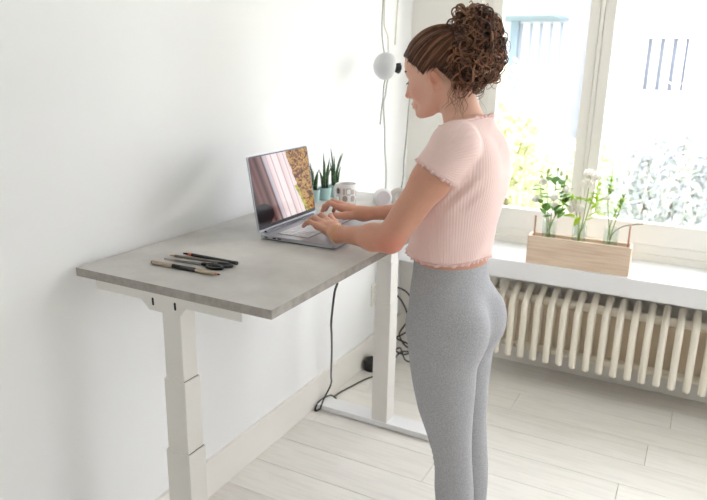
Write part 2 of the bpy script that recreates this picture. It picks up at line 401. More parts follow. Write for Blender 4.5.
# ------------------------------------------------------------------ potted succulents, mug, headphones
POT = mat('mint_pot', (176, 205, 204), .55); SOIL = mat('soil', (60, 46, 36), .9)
LEAF = mat('succulent_leaf', (52, 84, 56), .5, noise=(60, (96, 128, 88), .45, .6, (1, 1, 3)))
def plant(x, y, seed, label, hs):
    r_ = random.Random(seed)
    t = thing('potted_succulent', label, 'potted plant', (x, y, ZT), 0, 'small potted succulents on the desk')
    MB().lathe([(.021, 0), (.022, .001), (.0275, .052), (.0265, .052), (.025, .046), (.0, .046)], 24, cap=False).lathe([(.021, 0), (0, 0)], 24, cap=False).build('pot', POT, t, 'auto')
    MB().lathe([(.025, .043), (.024, .047), (0, .047)], 20, cap=False).build('soil', SOIL, t)
    for i, h in enumerate(hs):
        a = i*2.4+r_.random()*.5; rr = .004+.010*(i % 3)/2
        bx, by = rr*math.cos(a), rr*math.sin(a); lean = .06+.22*r_.random()
        pts = [(bx, by, .045)]+[(bx+lean*math.cos(a)*h*q*q, by+lean*math.sin(a)*h*q*q, .045+h*q) for q in (.2, .45, .7, .88, 1)]
        MB().tube(pts, [.0042, .0052, .0046, .0034, .002, .0005], 7).build('leaf', LEAF, t, True)
plant(.102, 1.094, 1, 'mint pot with spiky leaves half hidden behind the laptop screen', [.09, .11, .095, .075, .10, .07, .08])
plant(.118, 1.158, 2, 'mint pot with spiky leaves, middle of the three on the desk', [.10, .145, .12, .10, .08, .13, .09, .07])
plant(.120, 1.237, 3, 'mint pot with spiky leaves beside the patterned mug', [.14, .155, .12, .14, .10, .085, .125])
CUP = mat('mug_ceramic', (238, 236, 236), .3)
mug = thing('coffee_mug', 'white mug printed with grey and brown rounded shapes', 'mug', (.260, 1.075, ZT))
mr = .040; mh = .094
MB().lathe([(0, .002), (.033, 0), (.036, .004), (mr, .03), (mr, mh-.001), (mr-.0015, mh), (mr-.003, mh-.001), (mr-.0035, .01), (0, .008)], 40, cap=False).build('cup', CUP, mug, 'auto')
hd = [(mr-.003, 0, .075), (mr+.018, 0, .078), (mr+.026, 0, .055), (mr+.020, 0, .028), (mr-.003, 0, .022)]
ah = math.radians(160)
MB().tube([(p.x*math.cos(ah), p.x*math.sin(ah), p.z) for p in bez(hd, 6)], .005, 10).build('handle', CUP, mug, True)
def decal(a0, z0, ra, rz, m, n=18, lift=.0006, sup=2.0, inner=None):
    """a rounded print following the mug wall; angle about the mug axis"""
    o = MB(); v = [(a0, z0)]
    for k in range(n):
        t = 2*math.pi*k/n; cx, sx = math.cos(t), math.sin(t)
        v.append((a0+ra*math.copysign(abs(cx)**(2/sup), cx), z0+rz*math.copysign(abs(sx)**(2/sup), sx)))
    rr = mr+lift
    o.add([(rr*math.cos(a), rr*math.sin(a), z) for a, z in v], [(0, 1+k, 1+(k+1) % n) for k in range(n)])
    return o.build('print', m, mug)
PR = {k: mat('mug_print_'+k, c, .35) for k, c in dict(grey=(178, 174, 172), dark=(58, 42, 38), brown=(140, 116, 108), tan=(168, 156, 142), white=(244, 243, 242), pinkg=(196, 178, 172), frame=(205, 202, 200)).items()}
for i, (a, z, ra, rz, k, sup) in enumerate([
    (-108, .068, .30, .0145, 'frame', 4), (-108, .069, .20, .0105, 'dark', 2), (-108, .068, .10, .005, 'brown', 2),
    (-72, .068, .10, .013, 'pinkg', 5), (-46, .068, .28, .0135, 'grey', 4), (-46, .068, .2, .010, 'white', 4),
    (-112, .0405, .33, .0115, 'grey', 3), (-112, .0405, .24, .0085, 'white', 3), (-66, .0405, .25, .0125, 'tan', 2), (-66, .0405, .14, .007, 'pinkg', 2),
    (-92, .0145, .52, .0125, 'grey', 2), (-92, .0145, .42, .0105, 'tan', 2), (-92, .0145, .2, .005, 'brown', 2.5),
    (-150, .06, .25, .016, 'frame', 3), (-150, .03, .22, .010, 'tan', 2), (-20, .04, .25, .012, 'grey', 3), (-20, .066, .2, .01, 'pinkg', 3),
    (20, .06, .28, .014, 'tan', 3), (20, .03, .28, .012, 'grey', 2), (70, .06, .3, .014, 'frame', 4), (75, .03, .3, .012, 'brown', 2), (115, .06, .2, .012, 'grey', 2)]):
    decal(math.radians(a), z, ra, rz, PR[k], lift=.0005+.0004*(i % 3 if i < 13 else 0)+(.0004 if k in ('dark', 'brown') else 0), sup=sup)
HP = mat('headphone_white', (236, 235, 236), .4); HPG = mat('headphone_cushion', (214, 208, 204), .7); HPS = mat('headphone_disc', (208, 206, 212), .45)
hp = thing('headphones', 'white over-ear headphones resting on the desk', 'headphones', (.395, 1.15, ZT), 0)
hax = Vector((.55, -.80, .22)).normalized()
for (c_, fl_) in (((-.008, -.005, .0385), 1), ((.034, .045, .0385), -1)):
    e = MB().lathe([(0, .016), (.026, .016), (.033, .011), (.0375, .002), (.0375, -.006), (.034, -.010), (0, -.010)], 36, c_, hax*fl_ if fl_ > 0 else -hax, cap=False).build('ear_cup', HP, hp, 'auto')
    MB().lathe([(0, .0165), (.026, .0165), (.027, .0155)], 36, c_, hax*fl_, cap=False).build('disc', HPS, e)
    MB().lathe([(.018, -.010), (.035, -.011), (.037, -.018), (.033, -.025), (.018, -.024)], 30, c_, hax*fl_, cap=False).build('cushion', HPG, e, True)
hb_ = [(-.008, -.005, .030), (-.045, .020, .012), (-.085, .075, .010), (-.080, .135, .010), (-.02, .135, .010), (.025, .088, .014), (.034, .045, .030)]
MB().tube(bez(hb_, 8), .0075, 10).build('headband', HP, hp, True)

# ------------------------------------------------------------------ lamp with cords in the corner
LMP = mat('lamp_shade_grey', (208, 209, 212), .45); LMPIN = mat('lamp_inside', (235, 235, 235), .5); CORD = mat('lamp_cord', (206, 200, 188), .6); CORDG = mat('grey_cord', (176, 176, 172), .6)
lx, ly, lz = .16, 1.615, 1.562
lamp = thing('hanging_lamp', 'round grey lamp head with black socket hanging on pale cords', 'lamp', (lx, ly, lz))
lax = Vector((.55, .80, -.12)).normalized()
def rl(p): return (p[0]-lx, p[1]-ly, p[2]-lz)
R0 = .060
prof = [(R0*math.sin(t)*1.0, -R0*math.cos(t)*.9) for t in [math.pi*k/18*.62 for k in range(19)]]
MB().lathe(prof+[(prof[-1][0]-.002, prof[-1][1]), ]+[(a*.94, b_*.94) for a, b_ in prof[::-1]], 40, (0, 0, 0), lax, cap=False).build('shade', LMP, lamp, True)
MB().lathe([(0, .0), (.016, .0), (.018, .01), (.014, .03), (.014, .05), (.020, .056), (.024, .070), (.010, .072), (0, .072)], 24, (0, 0, 0), lax, cap=False).build('socket', BLK, lamp, 'auto')
MB().tube([(0, 0, .03), (0, .0, .06)], .004, 8).build('swivel', LMP, lamp)
for nm, pts, m in (
    ('cord', [(.12, 1.640, 2.745), (.12, 1.648, 1.95), (.12, 1.653, 1.842), (.12, 1.650, 1.72), (.135, 1.640, 1.64), (.155, 1.62, 1.61)], CORDG),
    ('cord', [(.12, 1.665, 2.745), (.12, 1.667, 1.95), (.12, 1.669, 1.80), (.12, 1.675, 1.735), (.12, 1.715, 1.69), (.12, 1.722, 1.64), (.135, 1.70, 1.585)], CORD),
    ('cord', [(.12, 1.83, 2.745), (.12, 1.825, 2.0), (.12, 1.813, 1.856), (.12, 1.802, 1.74), (.12, 1.797, 1.657)], CORD),
    ('cord', [(.14, 1.68, 1.54), (.125, 1.679, 1.478), (.12, 1.684, 1.42), (.12, 1.672, 1.37), (.12, 1.660, 1.30)], CORDG),
    ('cord', [(.14, 1.70, 1.53), (.12, 1.718, 1.477), (.12, 1.708, 1.43), (.12, 1.690, 1.39), (.12, 1.712, 1.28), (.12, 1.722, 1.176), (.12, 1.745, 1.06), (.09, 1.80, .90), (.03, 1.87, .70), (.014, 1.90, .45)], CORDG)):
    MB().tube([rl(p) for p in bez(pts, 8)], .0034, 7).build(nm, m, lamp, True)
gc = MB().tube(bez([(.06, 2.262, 1.53), (.08, 2.16, 1.51), (.11, 2.03, 1.46), (.12, 1.992, 1.375), (.12, 1.975, 1.22), (.12, 1.956, 1.102), (.12, 1.945, .98), (.08, 1.93, .75), (.016, 1.92, .42)], 8), .0034, 7).build('corner_cable', mat('dark_grey_cord', (150, 151, 146), .6), None, True)
tag(gc, 'thin grey cable hanging down the corner in front of the woman', 'cable')

# ------------------------------------------------------------------ outlet, power hub, cables
wo = thing('wall_outlet', 'white double socket on the wall behind the far desk leg', 'outlet', (0, 1.90, .375))
MB().box(0, .008, -.04, .04, -.06, .06, .003).build('plate', TRIM, wo)
for dz in (-.027, .027):
    q = MB().lathe([(.021, .0), (.021, .0095), (.018, .0095), (.018, .004), (0, .004)], 20, (0, 0, dz), (1, 0, 0), cap=False).build('socket', mat('outlet_recess', (214, 210, 204), .5), wo)
    for dy in (-.0095, .0095): MB().lathe([(.0024, 0), (.0024, .0048)], 8, (0, dy, dz), (1, 0, 0)).build('pin_hole', SLOT, q)
hub = thing('power_hub', 'round black power hub on the floor by the baseboard', 'power hub', (.062, 1.768, 0))
MB().lathe([(.036, 0), (.042, .006), (.043, .045), (.040, .058), (.030, .064), (0, .064)], 32, cap=False).lathe([(.036, 0), (0, 0)], 32, cap=False).build('housing', BLK, hub, 'auto')
for a in (0, 2.1, 4.2): MB().lathe([(.009, 0), (.009, .001)], 12, (.018*math.cos(a), .018*math.sin(a), .0638)).build('socket_face', SLOT, hub)
def cable(name, pts, label, r=.0035, m=RUB):
    return tag(MB().tube(bez(pts, 9), r, 8).build(name, m, None, True), label, 'cable')
cable('desk_cable', [(.60, .36, 1.002), (.615, .372, .985), (.58, .42, .93), (.52, .51, .80), (.46, .62, .70), (.36, .80, .55), (.24, 1.01, .34), (.15, 1.17, .20), (.085, 1.225, .09), (.055, 1.248, .03), (.045, 1.253, .010), (.030, 1.235, .006), (.008+.02, 1.275, .034), (.045, 1.35, .036), (.060, 1.385, .006)], 'black cable hanging from under the desktop to the far foot')
cable('floor_cable', [(.040, 1.40, .005), (.046, 1.46, .005), (.066, 1.55, .005), (.085, 1.63, .005), (.105, 1.68, .005), (.125, 1.72, .005), (.13, 1.76, .006), (.112, 1.772, .012)], 'black cable curving over the floor to the round hub')
cable('coiled_cable', [(.02, 1.92, .40), (.10, 1.93, .425), (.17, 1.95, .40), (.215, 1.96, .32), (.22, 1.95, .22), (.17, 1.93, .17), (.135, 1.92, .14), (.20, 1.93, .115), (.215, 1.95, .07), (.15, 1.95, .05), (.13, 1.90, .02), (.12, 1.87, .008), (.11, 1.845, .006)], 'black cable looping from the wall down behind the far desk leg', .0045)
cable('tangled_cable', [(.10, 1.90, .41), (.16, 1.91, .36), (.19, 1.93, .26), (.15, 1.92, .17), (.19, 1.90, .12), (.225, 1.92, .09), (.18, 1.93, .05), (.14, 1.9, .075), (.18, 1.87, .11), (.21, 1.87, .05), (.24, 1.93, .012), (.27, 1.90, .005)], 'black cable tangled in loops on the floor behind the far desk leg', .0045)

# ------------------------------------------------------------------ radiator
rad = thing('radiator', 'cream column radiator below the window sill', 'radiator', (1.2, 2.05, 0))
def rr_(b, *a): return b
sec = MB()
w2 = .0125
def slab(prof, w):   # closed (y,z) profile with a rounded front in x
    sec.prism(prof, lambda u, v, sd: ((-w if sd == 0 else w), u, v))
# front column: rounded bar
def bar(pts, rx, ry, n=10):
    P = [Vector((0, *p)) for p in pts]; v = []; f = []
    for i, p in enumerate(P):
        d = (P[min(i+1, len(P)-1)]-P[max(i-1, 0)]).normalized(); a = Vector((1, 0, 0)); b_ = d.cross(a)
        k0 = 1 if 0 < i < len(P)-1 else .55
        for k in range(n):
            t = 2*math.pi*k/n; v.append(p+a*math.cos(t)*rx*k0+b_*math.sin(t)*ry*k0)
    for i in range(len(P)-1):
        for k in range(n): f.append((i*n+k, i*n+(k+1) % n, (i+1)*n+(k+1) % n, (i+1)*n+k))
    f.append(tuple(range(n-1, -1, -1))); f.append(tuple((len(P)-1)*n+k for k in range(n)))
    sec.add(v, f)
yf = -.05
bar([(yf, .146), (yf, .152), (yf, .163), (yf, .30), (yf, .415), (yf+.004, .432), (yf+.018, .447), (yf+.05, .464), (yf+.10, .484), (yf+.13, .491), (yf+.147, .484), (yf+.155, .46), (yf+.155, .2), (yf+.155, .16), (yf+.155, .15)], .0165, .0165, 12)
bar([(yf+.01, .185), (yf+.012, .185), (yf+.075, .185), (yf+.15, .185), (yf+.155, .185)], .0155, .017, 10)
bar([(yf+.078, .20), (yf+.078, .21), (yf+.078, .44), (yf+.078, .46)], .0165, .0165, 10)
sme = sec.mesh('section', RADM, True)
xs = [.721+.0636*i for i in range(-2, 20)]
for x in xs:
    o = link('section', sme, rad); o.location = (x-1.2, 0, 0)
for z, r_ in ((.185, .021), (.445, .021)):
    MB().tube([(xs[0]-1.2-.02, yf+.078, z), (xs[-1]-1.2+.02, yf+.078, z)], r_, 14).build('header_pipe', RADM, rad, True)
MB().box(xs[0]-1.2, xs[-1]-1.2, yf+.078-.004, yf+.078+.004, .2, .43).build('convector_plate', mat('radiator_back', (206, 190, 166), .5), rad)
for x in (xs[0]+.1, xs[-1]-.1):
    MB().box(x-1.2-.01, x-1.2+.01, yf+.15, .219, .40, .42).build('wall_bracket', RADM, rad)
    if x > 1.5: MB().tube([(x-1.2+.03, yf+.078, .0), (x-1.2+.03, yf+.078, .21)], .009, 10).build('supply_pipe', RADM, rad, True)

# ------------------------------------------------------------------ flower box on the sill
ZS = .655
PINE = mat('pine_box', (234, 212, 190), .55, noise=(5, (218, 188, 162), .42, .68, (1.2, 20, 26)))
bx = thing('flower_box', 'pale pine box on the window sill holding glass vases', 'flower box', (1.005, 2.03, ZS), .02)
bw, bd, bh = .233, .047, .136
MB().box(-bw, bw, -bd, -bd+.011, 0, bh, .0015).build('front_board', PINE, bx)
MB().box(-bw, bw, bd-.011, bd, 0, bh, .0015).build('back_board', PINE, bx)
for s_ in (-1, 1):
    MB().box(min(s_*bw, s_*(bw-.011)), max(s_*bw, s_*(bw-.011)), -bd+.011, bd-.011, 0, bh, .0015).build('end_board', PINE, bx)
    MB().tube([(s_*(bw-.020), 0, .012), (s_*(bw-.020), 0, bh+.085)], .0042, 10).lathe([(.0052, bh+.085), (.0052, bh+.091)], 10, (s_*(bw-.020), 0, 0)).build('copper_post', BRS, bx, 'auto')
MB().box(-bw+.011, bw-.011, -bd+.011, bd-.011, .002, .012).build('bottom_board', PINE, bx)
STEM = mat('stem_green', (132, 158, 84), .5); LFG = mat('leaf_green', (98, 146, 62), .5); LFL = mat('leaf_lime', (176, 204, 62), .5)
PET = mat('white_petal', (246, 243, 238), .6); BUD = mat('bud_green', (196, 208, 150), .6)
def translucent(m, fac):
    nt = m.node_tree; N = nt.nodes; b_ = N['Principled BSDF']; tr = N.new('ShaderNodeBsdfTranslucent'); mx = N.new('ShaderNodeMixShader'); mx.inputs[0].default_value = fac
    if b_.inputs['Base Color'].is_linked: nt.links.new(b_.inputs['Base Color'].links[0].from_socket, tr.inputs[0])
    else: tr.inputs[0].default_value = b_.inputs['Base Color'].default_value
    nt.links.new(b_.outputs[0], mx.inputs[1]); nt.links.new(tr.outputs[0], mx.inputs[2]); nt.links.new(mx.outputs[0], N['Material Output'].inputs[0])
for m_ in (LFG, LFL, PET): translucent(m_, .5)
VX = [-.145, -.005, .135]
for i, x in enumerate(VX):
    v = MB().lathe([(.0, .0), (.030, 0), (.032, .004), (.032, .195), (.0325, .198), (.0305, .198), (.030, .006), (0, .005)], 32, cap=False)
    o = v.build('glass_vase', VGLASS, None, True); o.location = (1.005+x, 2.03, ZS+.0125)
    tag(o, ['clear glass tube vase with white lisianthus, left in the pine box', 'clear glass tube vase with lime leaves, middle of the pine box', 'clear glass tube vase with thin stems, right in the pine box'][i], 'vase', 'glass vases in the pine box')
def leaf(mb, p, d, L, w, curl=.2):
    d = Vector(d).normalized(); sd = d.cross(Vector((rnd.uniform(-.3, .3), rnd.uniform(-.3, .3), 1))).normalized(); nn = sd.cross(d)
    v = []; p = Vector(p)
    for t, k in ((0, .08), (.25, .8), (.5, 1), (.78, .62), (1, .03)):
        c = p+d*L*t-nn*curl*L*t*t*.6; v += [c-sd*w*k+nn*w*k*.25, c, c+sd*w*k+nn*w*k*.25]
    f = []
    for i in range(4):
        for j in range(2): f.append((i*3+j, i*3+j+1, i*3+j+4, i*3+j+3))
    o = len(mb.v); mb.add(v, f)
def blossom(parent, p, r, seed, m=PET):
    R_ = random.Random(seed); b = MB(); p = Vector(p)
    for lay, (n, ro_, zo) in enumerate(((7, 1.0, .75), (6, .72, .95), (5, .40, 1.08))):
        for k in range(n):
            a = 2*math.pi*(k+.5*lay)/n+R_.random()*.35; e = Vector((math.cos(a), math.sin(a), 0)); z = Vector((0, 0, 1)); s2 = e.cross(z); v = []
            for t, w in ((.0, .15), (.3, .6), (.65, .85), (.9, .7), (1.05, .3)):
                rad_l = math.sin(min(t, 1)*1.75)*ro_*.8+(.12 if t > 1 else 0); c = p+e*r*rad_l+z*r*(zo*1.25*t**1.3-.5)
                v += [c-s2*w*r*.5*ro_-e*.12*r*w, c, c+s2*w*r*.5*ro_-e*.12*r*w]
            b.add(v, [(i*3+j, i*3+j+1, i*3+j+4, i*3+j+3) for i in range(4) for j in range(2)])
    return b.build('blossom', m, parent, True)
def bouquet(name, vi, label, cat):
    return thing(name, label, cat, (1.005+VX[vi], 2.03, ZS+.0125))
# left: white lisianthus
bq = bouquet('lisianthus_stem', 0, 'leafy green stem with white blossoms in the left vase', 'flower')
tips = [(-.035, 0, .43), (.015, -.01, .44), (.05, .01, .40), (-.06, .0, .36), (.065, -.01, .33)]
for k, tp in enumerate(tips):
    MB().tube(bez([(-.006+.004*k, .004*(k-2), .01), (.006-.004*k, .0, .12), (tp[0]*.35, tp[1], .22), (tp[0]*.8, tp[1], tp[2]*.8), tp], 5), .0021, 6).build('stem', STEM, bq, True)
for k in range(46):
    t = rnd.choice(tips); q = rnd.uniform(.45, .95); lb = MB(); a = rnd.uniform(0, 6.28)
    leaf(lb, (t[0]*q+rnd.uniform(-.012, .012), t[1]+rnd.uniform(-.012, .012), .06+t[2]*q*.88), (math.cos(a)*.8, math.sin(a)*.8, rnd.uniform(-.2, .9)), rnd.uniform(.042, .07), rnd.uniform(.012, .019))
    lb.build('leaf', LFG, bq, True)
for k, (p, r) in enumerate([((-.045, -.022, .378), .026), ((.066, -.02, .352), .024), ((.012, -.03, .310), .025), ((-.075, -.01, .29), .025), ((.02, -.022, .275), .02)]): blossom(bq, p, r, k)
for p in [(-.03, 0, .43), (.015, -.01, .442), (.055, .01, .41), (-.06, .0, .40), (.03, 0, .425)]:
    MB().lathe([(.002, -.012), (.0075, -.004), (.0075, .004), (.0025, .014), (.0005, .017)], 10, p).build('bud', BUD, bq, True)
# middle: lime leaves with white blossoms
bq = bouquet('hydrangea_stem', 1, 'lime leaved stem with big white blossoms in the middle vase', 'flower')
tips = [(-.03, 0, .27), (.045, -.005, .36), (.02, .01, .42), (-.01, -.01, .33)]
for k, tp in enumerate(tips):
    MB().tube(bez([(-.006+.004*k, .003*(k-1), .01), (.004-.003*k, .0, .14), (tp[0]*.4, tp[1], .2), tp], 6), .0023, 6).build('stem', STEM, bq, True)
for k, (p, d, L, w) in enumerate([((-.01, -.01, .22), (-1, -.2, .35), .085, .020), ((-.02, -.015, .235), (-.8, -.4, .1), .06, .018), ((.02, -.012, .215), (.8, -.3, .6), .07, .019), ((.03, -.01, .235), (.9, -.2, .75), .075, .019), ((.0, -.01, .235), (-.3, -.3, -.5), .055, .018), ((.04, -.01, .27), (.6, -.3, .8), .06, .015), ((.055, -.01, .30), (.3, -.2, 1), .05, .013), ((.06, -.01, .25), (1, -.1, .2), .05, .014)]):
    lb = MB(); leaf(lb, p, d, L, w); lb.build('leaf', LFL, bq, True)
for k in range(60):
    q = rnd.uniform(0, 1); lb = MB(); sd_ = rnd.choice((-1, 1))
    leaf(lb, (-.09+.15*q if sd_ < 0 else .06, -.01, .285+.03*math.sin(q*3) if sd_ < 0 else .29+.13*q), (rnd.uniform(-1, 1), rnd.uniform(-1, 1), rnd.uniform(.1, 1)), rnd.uniform(.022, .042), rnd.uniform(.006, .011))
    lb.build('leaf', LFL, bq, True)
for k, (p, r) in enumerate([((-.045, -.02, .265), .030), ((-.01, -.03, .27), .030), ((-.03, -.02, .295), .028), ((.01, -.02, .385), .034), ((.045, -.01, .425), .034), ((.01, .01, .43), .03)]): blossom(bq, p, r, 20+k)
# right: thin stems
bq = bouquet('snapdragon_stem', 2, 'thin airy green stems in the right vase', 'flower')
for k, pts in enumerate([[(-.010, 0, .01), (.0, 0, .10), (-.012, -.005, .2), (-.030, -.01, .32), (-.025, -.01, .42)], [(.008, 0, .01), (-.004, 0, .12), (.01, 0, .22), (.03, -.005, .31)], [(.002, .004, .01), (.0, .0, .15), (.04, .0, .205), (.09, -.01, .225), (.13, -.015, .235)], [(0, -.004, .01), (-.01, 0, .2), (.04, .01, .36)]]):
    MB().tube(bez(pts, 6), [.0022]*(6*(len(pts)-1)+1), 6).build('stem', STEM if k != 2 else mat('brown_twig', (120, 96, 80), .7), bq, True)
for k in range(64):
    q = rnd.random(); lb = MB(); j = rnd.choice((0, 0, 1, 3))
    base = [(-.026, -.01, .34+.09*q), (.012+.02*q, -.004, .24+.08*q), 0, (.0+.04*q, .008, .24+.13*q)][j]
    leaf(lb, base, (rnd.uniform(-1, 1), rnd.uniform(-1, 1), rnd.uniform(.2, 1.2)), rnd.uniform(.018, .042), rnd.uniform(.003, .006)); lb.build('leaf', [LFL, LFG][k % 2], bq, True)
for k, (p, r) in enumerate([((-.03, -.015, .335), .018), ((-.02, -.01, .37), .014)]): blossom(bq, p, r, 40+k)

# ------------------------------------------------------------------ person (implicit surfaces -> meshes)
OX, OY, PHI = .84, .70, math.radians(4)
FX = (-math.cos(PHI), math.sin(PHI)); LXv = (-math.sin(PHI), -math.cos(PHI))
def b2w(p):          # body (forward, left, z) -> world
    p = np.asarray(p, float)
    return np.stack([OX+p[..., 0]*FX[0]+p[..., 1]*LXv[0], OY+p[..., 0]*FX[1]+p[..., 1]*LXv[1], p[..., 2]], -1)
def w2b(p):
    p = np.asarray(p, float); dx = p[..., 0]-OX; dy = p[..., 1]-OY
    return np.stack([dx*FX[0]+dy*FX[1], dx*LXv[0]+dy*LXv[1], p[..., 2]], -1)
def smin(a, b, k):
    h = np.maximum(k-np.abs(a-b), 0)/k; return np.minimum(a, b)-h*h*k*.25
def smax(a, b, k): return -smin(-a, -b, k)
def rcone(p, a, b, ra, rb):
    a = np.asarray(a, np.float32); d = np.asarray(b, np.float32)-a; q = p-a
    t = np.clip(q @ d/float(d @ d), 0, 1); return np.sqrt(((q-t[:, None]*d)**2).sum(1))-(ra+t*(rb-ra))
def chain(p, pts, rs, k=.004):
    f = None
    for i in range(len(pts)-1):
        g = rcone(p, pts[i], pts[i+1], rs[i], rs[i+1]); f = g if f is None else smin(f, g, k)
    return f
def ell(p, c, r, R=None):
    q = p-np.asarray(c, np.float32)
    if R is not None: q = q @ np.asarray(R, np.float32)
    r = np.asarray(r, np.float32); k0 = np.sqrt(((q/r)**2).sum(1)); k1 = np.sqrt(((q/(r*r))**2).sum(1))+1e-9
    return k0*(k0-1)/k1
class Loft:
    def __init__(s, rows):   # z, a centre, b centre, ra, rb
        R = np.array(sorted(rows), float); s.z = np.linspace(R[0, 0], R[-1, 0], 200); s.t = []
        ker = np.hanning(13); ker /= ker.sum()
        for j in range(1, 5):
            y = np.interp(s.z, R[:, 0], R[:, j]); yp = np.pad(y, 6, mode='edge'); s.t.append(np.convolve(yp, ker, 'valid'))
    def __call__(s, p, off=0., pw=2.):
        z = p[:, 2]; a, b, ra, rb = [np.interp(z, s.z, t) for t in s.t]
        ra = ra+off; rb = rb+off
        q = (np.abs((p[:, 0]-a)/ra)**pw+np.abs((p[:, 1]-b)/rb)**pw)**(1/pw)
        f = (q-1)*np.minimum(ra, rb)
        return smax(f, np.maximum(z-s.z[-1], s.z[0]-z), .03)
def surfnet(fn, lo, hi, h):
    lo = np.asarray(lo, float); n = (np.ceil((np.asarray(hi)-lo)/h/4).astype(int)+1)*4+1
    ax = [lo[i]+h*np.arange(n[i]) for i in range(3)]
    cg = np.stack(np.meshgrid(*[a[::4] for a in ax], indexing='ij'), -1).reshape(-1, 3).astype(np.float32)
    cs = fn(cg).reshape([(k-1)//4+1 for k in n])
    full = np.repeat(np.repeat(np.repeat(cs, 4, 0), 4, 1), 4, 2)[2:2+n[0], 2:2+n[1], 2:2+n[2]]
    pad = [(0, n[i]-full.shape[i]) for i in range(3)]
    full = np.pad(full, pad, mode='edge').astype(np.float32)
    near = np.abs(full) < 7.5*h
    idx = np.argwhere(near); pts = (lo+idx*h).astype(np.float32)
    val = np.empty(len(pts), np.float32)
    for i in range(0, len(pts), 400000): val[i:i+400000] = fn(pts[i:i+400000])
    full[near] = val
    V = full; ins = V < 0
    c = np.zeros([k-1 for k in n], np.int8)
    for dx in (0, 1):
        for dy in (0, 1):
            for dz in (0, 1): c += ins[dx:n[0]-1+dx, dy:n[1]-1+dy, dz:n[2]-1+dz]
    act = (c > 0) & (c < 8); ci = np.argwhere(act); vid = np.full(act.shape, -1, np.int64); vid[act] = np.arange(len(ci))
    acc = np.zeros((len(ci), 3)); cnt = np.zeros(len(ci))
    for axx in range(3):
        o1, o2 = [q for q in range(3) if q != axx]
        for u in (0, 1):
            for v in (0, 1):
                d = np.zeros(3, int); d[o1] = u; d[o2] = v; e = d.copy(); e[axx] = 1
                A = V[tuple((ci+d).T)]; B = V[tuple((ci+e).T)]; m = (A < 0) != (B < 0)
                t = np.where(m, A/np.where(m, A-B, 1), 0); pt = np.repeat(d[None].astype(float), len(ci), 0); pt[:, axx] += t
                acc[m] += pt[m]; cnt[m] += 1
    verts = lo+(ci+acc/cnt[:, None])*h
    quads = []
    for axx in range(3):
        o1, o2 = [(1, 2), (2, 0), (0, 1)][axx]
        sl0 = [slice(None)]*3; sl1 = [slice(None)]*3; sl0[axx] = slice(0, n[axx]-1); sl1[axx] = slice(1, n[axx])
        ed = ins[tuple(sl0)] != ins[tuple(sl1)]; E_ = np.argwhere(ed)
        E_ = E_[(E_[:, o1] > 0) & (E_[:, o2] > 0) & (E_[:, o1] < n[o1]-1) & (E_[:, o2] < n[o2]-1)]
        fl_ = ins[tuple(E_.T)]
        q = []
        for (u, v) in ((0, 0), (-1, 0), (-1, -1), (0, -1)):
            d = np.zeros(3, int); d[o1] = u; d[o2] = v; q.append(vid[tuple((E_+d).T)])
        q = np.stack(q, 1); q[~fl_] = q[~fl_][:, ::-1]; quads.append(q)
    return verts, np.concatenate(quads)
def np_mesh(name, v, f, m, smooth=True, cols=None):
    me = bpy.data.meshes.new(name); k = f.shape[1]
    me.vertices.add(len(v)); me.vertices.foreach_set('co', np.asarray(v, np.float32).ravel())
    me.loops.add(f.size); me.loops.foreach_set('vertex_index', f.ravel().astype(np.int32))
    me.polygons.add(len(f)); me.polygons.foreach_set('loop_start', np.arange(0, f.size, k, dtype=np.int32))
    me.update(calc_edges=True); me.validate()
    if smooth: me.shade_smooth()
    if cols is not None:
        a = me.color_attributes.new('Col', 'FLOAT_COLOR', 'POINT'); cc = np.ones((len(v), 4), np.float32); cc[:, :3] = cols; a.data.foreach_set('color', cc.ravel())
    me.materials.append(m); return me

# --- body shape in body coordinates (forward a, left b, z)
TORSO = Loft([(.74, -.005, 0, .085, .12), (.78, 0, 0, .110, .160), (.82, .003, 0, .114, .168), (.868, .003, 0, .114, .166), (.914, .006, 0, .112, .152), (.96, .010, 0, .106, .132), (1.0, .012, 0, .104, .122),
              (1.07, .005, 0, .100, .122), (1.13, -.006, 0, .099, .130), (1.2, -.018, 0, .098, .138), (1.27, -.030, 0, .090, .142), (1.32, -.030, 0, .078, .136), (1.36, -.028, 0, .066, .112), (1.40, -.026, 0, .055, .075), (1.425, -.022, 0, .048, .055)])
def legrows(lat, da):
    return [(.06, -.105+da, lat, .036, .032), (.12, -.098+da, lat, .045, .040), (.205, -.087+da, lat, .056, .050), (.28, -.080+da, lat, .059, .053), (.34, -.075+da, lat, .056, .050), (.395, -.066+da, lat, .058, .052),
            (.457, -.052+da, lat, .067, .058), (.54, -.035+da, lat+.002, .083, .072), (.62, -.026+da, lat+.004, .094, .080), (.70, -.018+da*.6, lat+.005, .101, .085), (.77, -.010, lat+.004, .104, .086), (.83, .0, lat, .09, .075)]
LEGL, LEGR = Loft(legrows(.080, 0)), Loft(legrows(-.080, .013))
def lower(p, off=0.):
    f = smin(TORSO(p, off), smin(LEGL(p, off), LEGR(p, off), .012), .035)
    for s_ in (1, -1):
        f = smin(f, ell(p, (-.058, s_*.076, .806), (.088+off, .086+off, .100+off)), .04)
    return f
SHL, ELL, = np.array((-.046, .158, 1.362)), np.array((.096, .240, 1.104))
WRL = w2b((.530, .520, 1.080))
SHR, ELR = np.array((.005, -.146, 1.352)), np.array((.088, -.222, 1.108))
WRR = w2b((.474, .795, 1.083))
